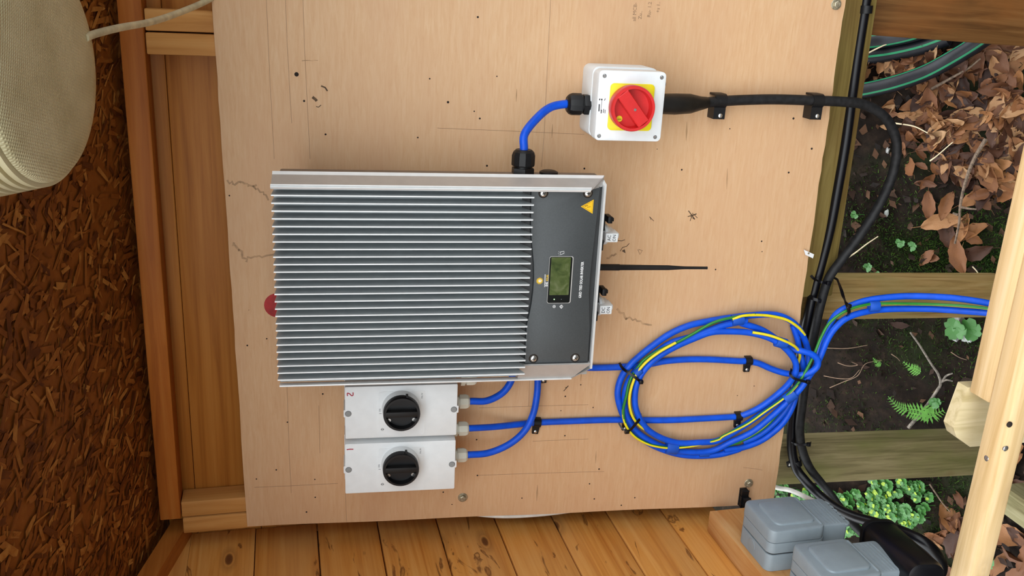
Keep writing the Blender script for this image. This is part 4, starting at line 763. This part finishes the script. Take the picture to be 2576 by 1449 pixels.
tie([P(2088, 694, -0.055), P(2105, 703, -0.03), P(2115, 725, -0.005), P(2122, 748, 0.012), P(2130, 765, 0.030), P(2136, 785, 0.034), P(2130, 797, 0.016)], P(2136, 770, 0.036), 'long black cable tie hanging the blue cables off the post', 0.003)
tie([P(2030, 742, -0.052), P(2042, 750, -0.040), P(2058, 755, -0.026)], P(2060, 757, -0.03), 'black cable tie lower on the two thick black cables', 0.003)
tie([P(1990, 1112, -0.055), P(2003, 1118, -0.042), P(2030, 1118, -0.032), P(2040, 1114, -0.04)], P(2034, 1118, -0.034), 'black cable tie on the black cables across the weathered post', 0.0025)
# white cables
cable('white_cable', [pl(215, 95, 1, 1.06), pl(240, 85, 1, 1.08), pl(300, 70, 1, 1.13), pl(380, 55, 1, 1.22), pl(450, 32, 1, 1.32), pl(520, 2, 1, 1.40), pl(580, -35, 1, 1.437)], 0.0042, 'cream_cable', 'cream cable hanging from the ceiling lamp to behind the plywood', WF)
cable('white_cable', [pl(1100, 1275, 1, 1.43), pl(1175, 1289, 1, 1.402), pl(1240, 1297, 1, 1.39), pl(1310, 1297, 1, 1.385), pl(1400, 1289, 1, 1.385), pl(1480, 1274, 1, 1.395), pl(1560, 1240, 1, 1.415)], 0.0042, 'white_cable', 'white cable bulging out behind the left edge of the plywood', WF)
cable('white_cable', [pl(1900, 1200, 1, 1.40), pl(1950, 1225, 1, 1.38), pl(1990, 1234, 1, 1.35), pl(2030, 1252, 1, 1.30), pl(2065, 1270, 1, 1.24), pl(2080, 1290, 1, 1.20)], 0.0045, 'white_cable', 'white cable going down to the nearer end of the grey socket', WF)

# ================================================================== ceiling lamp
ln = Vector((0, -math.sin(sl), -math.cos(sl))); lc3 = Vector((-0.092, 0.98, 0.218)); lu = Vector((1, 0, 0)); lv = ln.cross(lu)
LF = WF @ Matrix(((lu.x, lv.x, ln.x, lc3.x), (lu.y, lv.y, ln.y, lc3.y), (lu.z, lv.z, ln.z, lc3.z), (0, 0, 0, 1)))
depth = (roof_z(lc3.y) - lc3.z) * math.cos(sl)
lamp = thing('ceiling_lamp', 'round cream bulkhead lamp with patterned diffuser on the ceiling', 'lamp', (0, 0, 0), LF)
MB().lathe([(0.133, -depth + 0.0005), (0.133, -depth + 0.018), (0.129, -depth + 0.022)], (0, 0, 0), (0, 0, 1), 64).obj('base', 'cream_cable', lamp)
prof = []; nr = 9; z0 = -depth + 0.022; z1 = -0.006
for k in range(nr):
    t = k / nr; za = z0 + (z1 - z0) * t; zb = z0 + (z1 - z0) * (t + 1 / nr); rr = 0.131 - 0.021 * t
    prof += [(rr - 0.010, za), (rr + 0.0003, za + (zb - za) * 0.16), (rr + 0.0008, za + (zb - za) * 0.5), (rr, za + (zb - za) * 0.84), (rr - 0.010, zb - 0.0002)]
MB().lathe(prof + [(0.108, z1)], (0, 0, 0), (0, 0, 1), 96, cap0=False, cap1=False).obj('ribbed_skirt', 'lamp_skirt', lamp, smooth=50)
MB().lathe([(0.108, z1), (0.107, -0.003), (0.104, 0.0), (0.09, 0.003), (0.06, 0.006), (0.03, 0.0075), (0.001, 0.008)], (0, 0, 0), (0, 0, 1), 96, cap0=False).obj('diffuser', 'prismatic', lamp)

# ================================================================== grey sockets and plug
def socket(y0, y1, z1, label, tilt=0.0):
    X0, X1 = -0.8815, -0.806; zl = z1 - 0.100
    t = thing('weatherproof_socket', label, 'socket', (X0, (y0 + y1) / 2, z1 - 0.07), WF, group='grey outdoor sockets')
    def pz(mb, ol, x0, x1, ch):
        m2 = MB(); m2.prism(ol, 0, x1 - x0, ch); return mb.add([(x0 + p.z, p.x, p.y) for p in m2.v], m2.f)
    pz(MB(), rrect(y0, y1, zl - 0.005, z1, 0.012), X0, X0 + 0.030, 0.0005).obj('back_box', 'socket_grey', t)
    pz(MB(), rrect(y0 + 0.003, y1 - 0.003, zl - 0.002, z1 - 0.003, 0.010), X0 + 0.0300, X0 + 0.0335, 0.0).obj('seal', 'black_rubber', t)
    pz(MB(), rrect(y0, y1, zl - 0.002, z1, 0.012), X0 + 0.0335, X0 + 0.052, 0.0008).obj('middle_frame', 'socket_grey', t)
    lid = MB(); pz(lid, rrect(y0 - 0.0005, y1 + 0.0005, zl, z1 + 0.0005, 0.012), X0 + 0.0535, X1, 0.004); lo_ = lid.obj('lid', 'socket_grey', t)
    pz(MB(), rrect(y0 + 0.014, y1 - 0.012, zl + 0.010, z1 - 0.016, 0.012), X1 - 0.002, X1 + 0.0035, 0.0035).obj('raised_panel', 'socket_grey', lo_)
    pz(MB(), rrect(y0 + 0.008, y1 - 0.008, zl + 0.004, zl + 0.0075, 0.001), X1 - 0.001, X1 + 0.0015, 0.001).obj('hinge_ridge', 'socket_grey', lo_)
    # cable shroud below
    pz(MB(), rrect(y0 + 0.010, y1 - 0.006, zl - 0.048, zl - 0.001, 0.006), X0 + 0.026, X1 - 0.006, 0.003).obj('cable_shroud', 'socket_grey', t)
    pz(MB(), rrect(y0 + 0.014, y1 - 0.016, zl - 0.050, zl - 0.006, 0.004), X0 + 0.006, X0 + 0.022, 0.001).obj('cable_entry', 'socket_grey', t)
    for k in range(5): pz(MB(), rrect(y0 + 0.014, y1 - 0.012, zl - 0.012 - 0.006 * k, zl - 0.0105 - 0.006 * k, 0.0006), X1 - 0.0065, X1 - 0.005, 0.0004).obj('rib', 'socket_grey', t)
    sc = MB()
    for k in range(6): sc.lathe([(0.0085, 0), (0.0085, 0.004), (0.0075, 0.005)], (X1 - 0.012, y0 + 0.018 + 0.0115 * k, zl - 0.045), (1, 0, 0), 14)
    sc.obj('scalloped_edge', 'socket_grey', t)
    MB().lathe([(0.0115, 0.0), (0.0115, 0.0008), (0.0100, 0.0010)], (X0 + 0.0155, (y0 + y1) / 2 + 0.005, z1 - 0.0002), (0, 0, 1), 24, cap1=True).obj('knockout', 'socket_grey', t)
    return t
socket(1.128, 1.226, -0.745, 'grey outdoor socket nearer the board corner')
socket(0.995, 1.093, -0.760, 'grey outdoor socket cut off by the picture edge, next to the plug')
p0 = pl(2205, 1358, 1, 1.13); p1 = pl(2330, 1475, 1, 0.975); pd = p1 - p0
plug = thing('cable_plug', 'big black moulded plug lying under the looped cable', 'plug', p0, WF)
pm = MB(); ax_ = pd.normalized(); pu, pw = frame(ax_, (0, 0, 1)); rings = []
for t, s in ((0, 0.80), (0.01, 0.93), (0.04, 1.0), (0.5, 1.0), (0.94, 1.0), (0.99, 0.93), (1.0, 0.8)):
    rings.append([p0 + pd * t + pu * q[1] * s + pw * q[0] * s for q in rrect(-0.037, 0.037, -0.030, 0.030, 0.020, 6)])
pm.rings(rings).obj('body', 'black_gloss', plug)
MB().lathe([(0.014, -0.022), (0.016, -0.006), (0.018, 0.004)], p0 + pw * 0.012 + pu * 0.004, ax_, 18).obj('strain_relief', 'black_rubber', plug)
MB().box((-0.001, -0.001, 0), (0.001, 0.001, 0)) if False else None
ri = MB(); 
for t in (0.02,): ri.rings([[p0 + pd * (t + dt) + pu * q[1] + pw * q[0] for q in rrect(-0.0385, 0.0385, -0.0315, 0.0315, 0.020, 6)] for dt in (0.0, 0.05)])
ri.obj('collar', 'black_plastic', plug)

# ================================================================== bank: hose, leaves, plants, twigs
def on_ground(l, lift): return [G(u, v, lift) for u, v in l]
def hose(pts, label, twist):
    sp = spline(pts, 10); seg = 24
    tag(MB().tube(sp, 0.0165, seg, mis=lambda k, i: 1 if (i + twist) % 6 == 0 else 0).obj('garden_hose', ['hose_black', 'hose_green'], None, WF, sp[0]), label, 'hose')
hose(on_ground([(2060, 262), (2110, 246), (2150, 238), (2230, 224), (2300, 207), (2370, 182), (2440, 145), (2500, 108), (2560, 65)], 0.035), 'black hose with green stripes curving out from behind the brown post', 3)
hose(on_ground([(2080, 118), (2140, 112), (2200, 108), (2260, 101), (2330, 86), (2400, 62)], 0.032), 'black hose with green stripes right beside the brown post', 3)
hose(on_ground([(2080, 150), (2140, 147), (2200, 142), (2260, 134), (2330, 118), (2400, 94)], 0.012), 'black hose with green stripes under its twin by the brown post', 6)
# fallen leaves
def leaf_mesh(i):
    rnd = random.Random(i); nx, ny = 4, 8; L = 1.0; W = rnd.uniform(0.34, 0.52); curl = rnd.uniform(-1.2, 1.6); bend = rnd.uniform(-0.5, 0.9); fold = rnd.uniform(0.0, 0.5); vs = []; fs = []
    for j in range(ny + 1):
        t = j / ny; w = W * (math.sin(math.pi * min(1, t * 0.98 + 0.02)) ** 0.75) * (1 + (0.10 if j % 2 else -0.04)) * 0.5
        for k in range(nx + 1):
            s = (k / nx - 0.5) * 2; x = s * w; z = abs(s) * w * fold + curl * x * x * 1.2 + bend * (t - 0.5) ** 2 * 0.6 + 0.03 * math.sin(9 * t + 4 * s + i)
            vs.append((x + 0.05 * math.sin(3 * t + i), t - 0.5, z))
    for j in range(ny):
        for k in range(nx): a = j * (nx + 1) + k; fs.append((a, a + 1, a + nx + 2, a + nx + 1))
    o = len(vs); vs += [(0.006, -0.5, 0.01), (-0.006, -0.5, 0.01), (-0.02, -0.72, 0.05), (-0.01, -0.72, 0.05)]; fs.append((o, o + 1, o + 2, o + 3))
    me = bpy.data.meshes.new('fallen_leaf'); me.from_pydata(vs, [], fs); me.materials.append(MATS['leaf_brown'])
    for p in me.polygons: p.use_smooth = True
    return me
LM = [leaf_mesh(i) for i in range(14)]
def scatter(n, pick, size, label, group):
    for k in range(n):
        u, v = pick(); p = G(u, v); nn = gnorm(p); nn = (nn + Vector((random.gauss(0, .38), random.gauss(0, .38), random.gauss(0, .2)))).normalized()
        q = nn.to_track_quat('Z', 'Y') @ Matrix.Rotation(random.uniform(0, 6.28), 3, 'Z').to_quaternion(); s = random.uniform(*size)
        o = bpy.data.objects.new('fallen_leaf', random.choice(LM)); col.objects.link(o)
        o.matrix_world = WF @ Matrix.LocRotScale(p + Vector((0, 0, random.uniform(0.004, 0.016))), q, Vector((s, s, s)))
        tag(o, ('small ' if s < (size[0] * 2 + size[1]) / 3 else 'large ' if s > (size[0] + size[1] * 2) / 3 else 'middling ') + label, 'leaf', group)
def in_poly(p, poly):
    c = False; n = len(poly)
    for i in range(n):
        (x1, y1), (x2, y2) = poly[i], poly[i - 1]
        if (y1 > p[1]) != (y2 > p[1]) and p[0] < (x2 - x1) * (p[1] - y1) / (y2 - y1) + x1: c = not c
    return c
def picker(poly):
    us = [p[0] for p in poly]; vs = [p[1] for p in poly]
    def f():
        while True:
            q = (random.uniform(min(us), max(us)), random.uniform(min(vs), max(vs)))
            if in_poly(q, poly): return q
    return f
scatter(170, picker([(2330, 150), (2590, 110), (2590, 470), (2480, 540), (2380, 400), (2300, 280)]), (0.038, 0.078), 'brown curled fallen leaf on the bank below the striped hose', 'fallen leaves on the bank')
scatter(34, picker([(2150, 130), (2420, 100), (2300, 200), (2150, 225)]), (0.035, 0.06), 'brown fallen leaf between the loops of striped hose', 'fallen leaves between the hoses')
scatter(34, picker([(2160, 270), (2330, 260), (2420, 420), (2330, 480), (2260, 330)]), (0.03, 0.065), 'brown fallen leaf lying inside the bend of the thick cable', 'fallen leaves by the cable bend')
scatter(14, picker([(2290, 500), (2460, 480), (2470, 640), (2350, 680)]), (0.04, 0.075), 'brown fallen leaf lying among the moss above the tan post', 'fallen leaves in the moss')
scatter(26, picker([(2380, 1300), (2440, 1230), (2440, 1460), (2300, 1460), (2270, 1390)]), (0.04, 0.075), 'brown fallen leaf by the plug and the green plants', 'fallen leaves by the plug')
scatter(34, picker([(2480, 1110), (2600, 1090), (2600, 1460), (2440, 1460)]), (0.04, 0.08), 'brown fallen leaf on the ground beyond the pale batten', 'fallen leaves beyond the batten')
for (u, v), lb in (((2385, 560), 'pale dry leaf standing out on the moss'), ((2430, 640), 'orange-brown leaf resting against the moss above the tan post'), ((2278, 815), 'single brown leaf under the blue cables')):
    p = G(u, v, 0.015); o = bpy.data.objects.new('fallen_leaf', LM[3]); col.objects.link(o); o.matrix_world = WF @ Matrix.LocRotScale(p, gnorm(p).to_track_quat('Z', 'Y') @ Matrix.Rotation(random.uniform(0, 6), 3, 'Z').to_quaternion(), Vector((0.085 if v < 700 else 0.04,) * 3)); tag(o, lb, 'leaf')
lt = MB()                                                    # crumbled leaf litter
for k in range(5200):
    x = random.uniform(-1.3, 0.6); y = random.uniform(0.9, 2.25); dens = 0.9 if x > -0.42 else 0.35
    if random.random() > dens: continue
    z = bank(x, y) + random.uniform(0.0, 0.012); s = random.uniform(0.004, 0.020); c = Vector((x, y, z)); n = (gnorm(c) + Vector((random.gauss(0, .5), random.gauss(0, .5), 0))).normalized(); u, w = frame(n, (math.cos(k), math.sin(k), 0.3))
    lt.add([c - u * s, c + w * s * 0.45, c + u * s * random.uniform(0.5, 1), c - w * s * 0.5], [(0, 1, 2, 3)])
lo = lt.obj('leaf_litter', 'litter', None, WF, (0, 1.6, -1.3), smooth=0, kind='stuff'); tag(lo, 'dark crumbled leaf litter covering the earth bank', 'leaf litter')
ms = MB()                                                    # moss
def tuft(u, v, n, rad, hgt):
    c = G(u, v)
    for k in range(n):
        x = c.x + random.gauss(0, rad); y = c.y + random.gauss(0, rad); p = Vector((x, y, bank(x, y) - 0.001)); n_ = (gnorm(p) + Vector((random.gauss(0, .6), random.gauss(0, .6), random.gauss(0, .3)))).normalized(); L = hgt * random.uniform(0.4, 1.1); u_, w_ = frame(n_, (math.cos(k), math.sin(k), 0.2)); wd = 0.0011
        ms.add([p - u_ * wd, p + u_ * wd, p + n_ * L], [(0, 1, 2)])
for u, v, n, rad in ((2500, 560, 1500, 0.05), (2450, 660, 2000, 0.045), (2380, 640, 1500, 0.04), (2330, 620, 1200, 0.05), (2250, 650, 1200, 0.05), (2220, 600, 700, 0.05), (2520, 650, 1500, 0.05), (2470, 700, 1500, 0.04), (2190, 560, 500, 0.05), (2230, 850, 800, 0.05), (2400, 830, 700, 0.06), (2150, 1060, 700, 0.05), (2440, 900, 500, 0.05), (2420, 1290, 700, 0.05), (2400, 1240, 700, 0.04), (2200, 460, 400, 0.05), (2330, 1350, 600, 0.05)):
    tuft(u, v, n, rad, 0.013)
tag(ms.obj('moss', 'moss', None, WF, (0, 1.6, -1.3), smooth=0, kind='stuff'), 'dark green moss patches growing on the earth bank', 'moss')
# round-leaved green plants
def round_leaf(mat, lob=5):
    vs = [(0, 0, 0)]; n = 15
    for k in range(n):
        t = 2 * math.pi * k / n; r = 0.5 * (1 + 0.07 * math.cos(lob * t)) * (0.62 if k == 0 else 1); vs.append((r * math.cos(t) + 0.45, r * math.sin(t), 0.07 * math.cos(2 * t) + 0.03 * math.sin(3 * t)))
    vs[0] = (0.42, 0, -0.05)
    me = bpy.data.meshes.new('leaf'); me.from_pydata(vs, [], [(0, k + 1, (k + 1) % n + 1) for k in range(n)]); me.materials.append(MATS[mat])
    for p in me.polygons: p.use_smooth = True
    return me
RLg, RLy = round_leaf('leaf_green'), round_leaf('leaf_lime', 4)
STEM = MB().tube([Vector((0, 0, -0.02)), Vector((0.001, 0, 0.0)), Vector((0, 0.001, 0.012))], 0.0008, 6)
_s = STEM.obj('stem', 'leaf_green', None, WF, (0, 0, 0)); SM = _s.data; bpy.data.objects.remove(_s)
def rosette(u, v, label, group, size, lime=0.3, nl=None, lift=0.02):
    p = G(u, v, lift + random.uniform(0, 0.015)); t = thing('green_plant', label, 'plant', p, WF, group)
    st = bpy.data.objects.new('stem', SM); col.objects.link(st); st.parent = t
    n = nl or random.randint(5, 7); a0 = random.uniform(0, 6)
    for k in range(n):
        inner = k >= 4; s = size * (random.uniform(0.85, 1.15) if not inner else 0.55); a = a0 + k * (math.pi / 2 if not inner else 2.1) + random.uniform(-.2, .2)
        o = bpy.data.objects.new('leaf', RLy if (inner and random.random() < lime) else RLg); col.objects.link(o); o.parent = t
        o.matrix_local = Matrix.LocRotScale(Vector((0, 0, 0.004 + (0.007 if inner else 0))), (Matrix.Rotation(R_(25), 3, 'X') @ Matrix.Rotation(a, 3, 'Z') @ Matrix.Rotation(random.uniform(-0.5, 0.1), 3, 'Y')).to_quaternion(), Vector((s, s, s)))
pk_ = picker([(1950, 1222), (2060, 1225), (2130, 1235), (2230, 1210), (2330, 1205), (2395, 1265), (2330, 1320), (2240, 1310), (2200, 1350), (2120, 1370), (2090, 1290), (1960, 1250)])
for k in range(150): rosette(*pk_(), 'low round-leaved green plant in the patch behind the black cables', 'round-leaved green plants in a patch', random.uniform(0.011, 0.019), 0.45)
for u, v in ((2200, 672), (2215, 690), (2280, 610), (2310, 620), (2176, 540)): rosette(u, v, 'tiny green seedling growing on the mossy bank', 'seedlings on the bank', 0.012, 0, 3, 0.008)
for u, v, lb in ((2440, 825, 'bright green clover-like plant by the grey stone'), (2478, 828, 'small bright green plant close to the pale batten'), (2512, 1405, 'lone green leaf plant beyond the pale batten'), (2378, 1010, 'small green plant beside the lichened twig')):
    rosette(u, v, lb, None, 0.026 if u != 2378 else 0.016, 0, 4, 0.02)
# fern fronds
def fern(pts, wid, label, n=15):
    sp = spline(on_ground(pts, 0.03), 8); t = thing('fern_frond', label, 'fern', sp[0], WF)
    MB().tube(sp, 0.0008, 6).obj('stem', 'fern_green', t)
    for k in range(n):
        f = (k + 0.5) / n; i = min(len(sp) - 2, int(f * (len(sp) - 1))); p = sp[i]; d = (sp[i + 1] - sp[i]).normalized(); nn = gnorm(p); sd = d.cross(nn).normalized(); L = wid * (1 - 0.8 * f) * (0.6 + 0.4 * min(1, f * 5))
        for s in (-1, 1):
            q = (sd * s + d * 0.45).normalized(); mb = MB(); vs = [p]; m = 5
            for j in range(1, m):
                vs += [p + q * L * j / m + d * L * 0.17 * (1.1 if j % 2 else 0.6) * (1 - j / m * 0.6)]
            vs += [p + q * L]
            for j in range(m - 1, 0, -1): vs += [p + q * L * j / m - d * L * 0.17 * (1.1 if j % 2 else 0.6) * (1 - j / m * 0.6)]
            top = [v + nn * 0.0005 for v in vs]; k_ = len(vs)
            mb.add(vs + top, [tuple(range(k_ - 1, -1, -1)), tuple(range(k_, 2 * k_))] + [(a, (a + 1) % k_, k_ + (a + 1) % k_, k_ + a) for a in range(k_)]); mb.obj('leaflet', 'fern_green', t, smooth=0)
fern([(2375, 1045), (2340, 1035), (2310, 1030), (2285, 1018), (2264, 995)], 0.030, 'green fern frond beside the lichened twig, the longer of two')
fern([(2350, 1030), (2375, 1040), (2405, 1030)], 0.034, 'short green fern frond partly behind the picket', 9)
fern([(2345, 935), (2325, 925), (2302, 908)], 0.020, 'small fern frond above the lichened twig', 9)
fern([(2245, 920), (2235, 910), (2226, 898)], 0.012, 'tiny pale fern near the bare roots', 7)
# twigs, roots, straws
def stick(name, pts, r, mat, label, cat, lift=0.012, branches=()):
    sp = spline(on_ground(pts, lift), 6); rr = [r * (1 - 0.5 * k / len(sp)) for k in range(len(sp))]
    t = thing(name, label, cat, sp[0], WF); MB().tube(sp, rr, 7).obj('stem', mat, t)
    for b in branches:
        s2 = spline(on_ground(b, lift), 5); MB().tube(s2, [r * 0.7 * (1 - 0.5 * k / len(s2)) for k in range(len(s2))], 6).obj('side_shoot', mat, t)
stick('twig', [(2300, 1075), (2330, 1040), (2350, 1015), (2370, 985), (2381, 965), (2375, 940), (2358, 915), (2330, 870), (2305, 835)], 0.004, 'lichen', 'lichened twig lying on the bare earth between two posts', 'twig', 0.015, ([(2380, 962), (2395, 955), (2412, 958)], [(2385, 960), (2395, 945), (2412, 938)]))
stick('twig', [(2535, 350), (2505, 400), (2485, 450), (2470, 510), (2466, 560), (2455, 612)], 0.004, 'twig', 'bare grey twig lying across the fallen leaves', 'twig', 0.05, ([(2468, 520), (2490, 524), (2510, 526)], [(2463, 540), (2450, 535)]))
stick('dead_stem', [(2095, 672), (2130, 666), (2175, 640), (2210, 614), (2240, 594)], 0.0022, 'straw', 'straw-coloured stem leaning up from the tan post', 'stem', 0.03)
stick('straw', [(2158, 175), (2200, 152), (2250, 126), (2283, 111)], 0.0022, 'straw', 'pale straw lying across the striped hoses', 'straw', 0.045)
stick('straw', [(2280, 310), (2330, 318), (2366, 335)], 0.0018, 'straw', 'pale straw beside the bend of the thick cable', 'straw', 0.03)
stick('straw', [(2382, 405), (2400, 392), (2440, 358)], 0.0016, 'straw', 'thin pale straw among the fallen leaves', 'straw', 0.04)
stick('twig', [(2375, 225), (2420, 200), (2470, 172), (2500, 148)], 0.003, 'twig', 'dark twig lying just under the striped hose', 'twig', 0.03)
stick('straw', [(2462, 670), (2475, 685), (2486, 712)], 0.0014, 'straw', 'short straw on the moss near the pale batten', 'straw', 0.015)
for k, pts in enumerate(([(2095, 975), (2130, 960), (2165, 945), (2185, 915), (2225, 906)], [(2080, 945), (2120, 952), (2150, 950), (2170, 930)], [(2080, 875), (2140, 876), (2190, 868)], [(2115, 912), (2140, 920), (2165, 918), (2150, 910)], [(2250, 890), (2265, 900), (2272, 908)], [(2400, 885), (2420, 898), (2440, 905)])):
    stick('fine_root', pts, 0.0011, 'root', ('long pale root straggling over the bare earth', 'pale root beside the long one on the bare earth', 'straight pale root below the cable coil on the earth', 'small curled root on the bare earth', 'short stub of root in the bare earth', 'thin root near the pale batten')[k], 'root', 0.008)
stick('dead_stem', [(2368, 1215), (2385, 1240), (2400, 1262), (2420, 1285)], 0.002, 'twig', 'thin dark stem sloping behind the long pale batten', 'stem', 0.03)
def stone(u, v, s, mat, label, cat, seed):
    rnd = random.Random(seed); bm = bmesh.new(); bmesh.ops.create_icosphere(bm, subdivisions=2, radius=1); p = G(u, v, s * 0.3); mb = MB()
    bm.verts.index_update(); mb.add([p + Vector((v_.co.x * 1.2, v_.co.y * 0.8, v_.co.z * 0.6)) * s * rnd.uniform(0.6, 1.25) for v_ in bm.verts], [[v_.index for v_ in f.verts] for f in bm.faces]); bm.free()
    tag(mb.obj('stone', mat, None, WF, p, smooth=25), label, cat)
stone(2416, 822, 0.024, 'stone', 'grey stone on the earth by the clover-like plant', 'stone', 3)
stone(2440, 842, 0.016, 'bleached', 'white stone at the foot of the clover-like plant', 'stone', 5)
stone(2232, 536, 0.007, 'bleached', 'small white chip on the dark mossy earth', 'stone', 6)
stone(2235, 380, 0.006, 'stone', 'small grey pebble inside the cable bend', 'stone', 8)
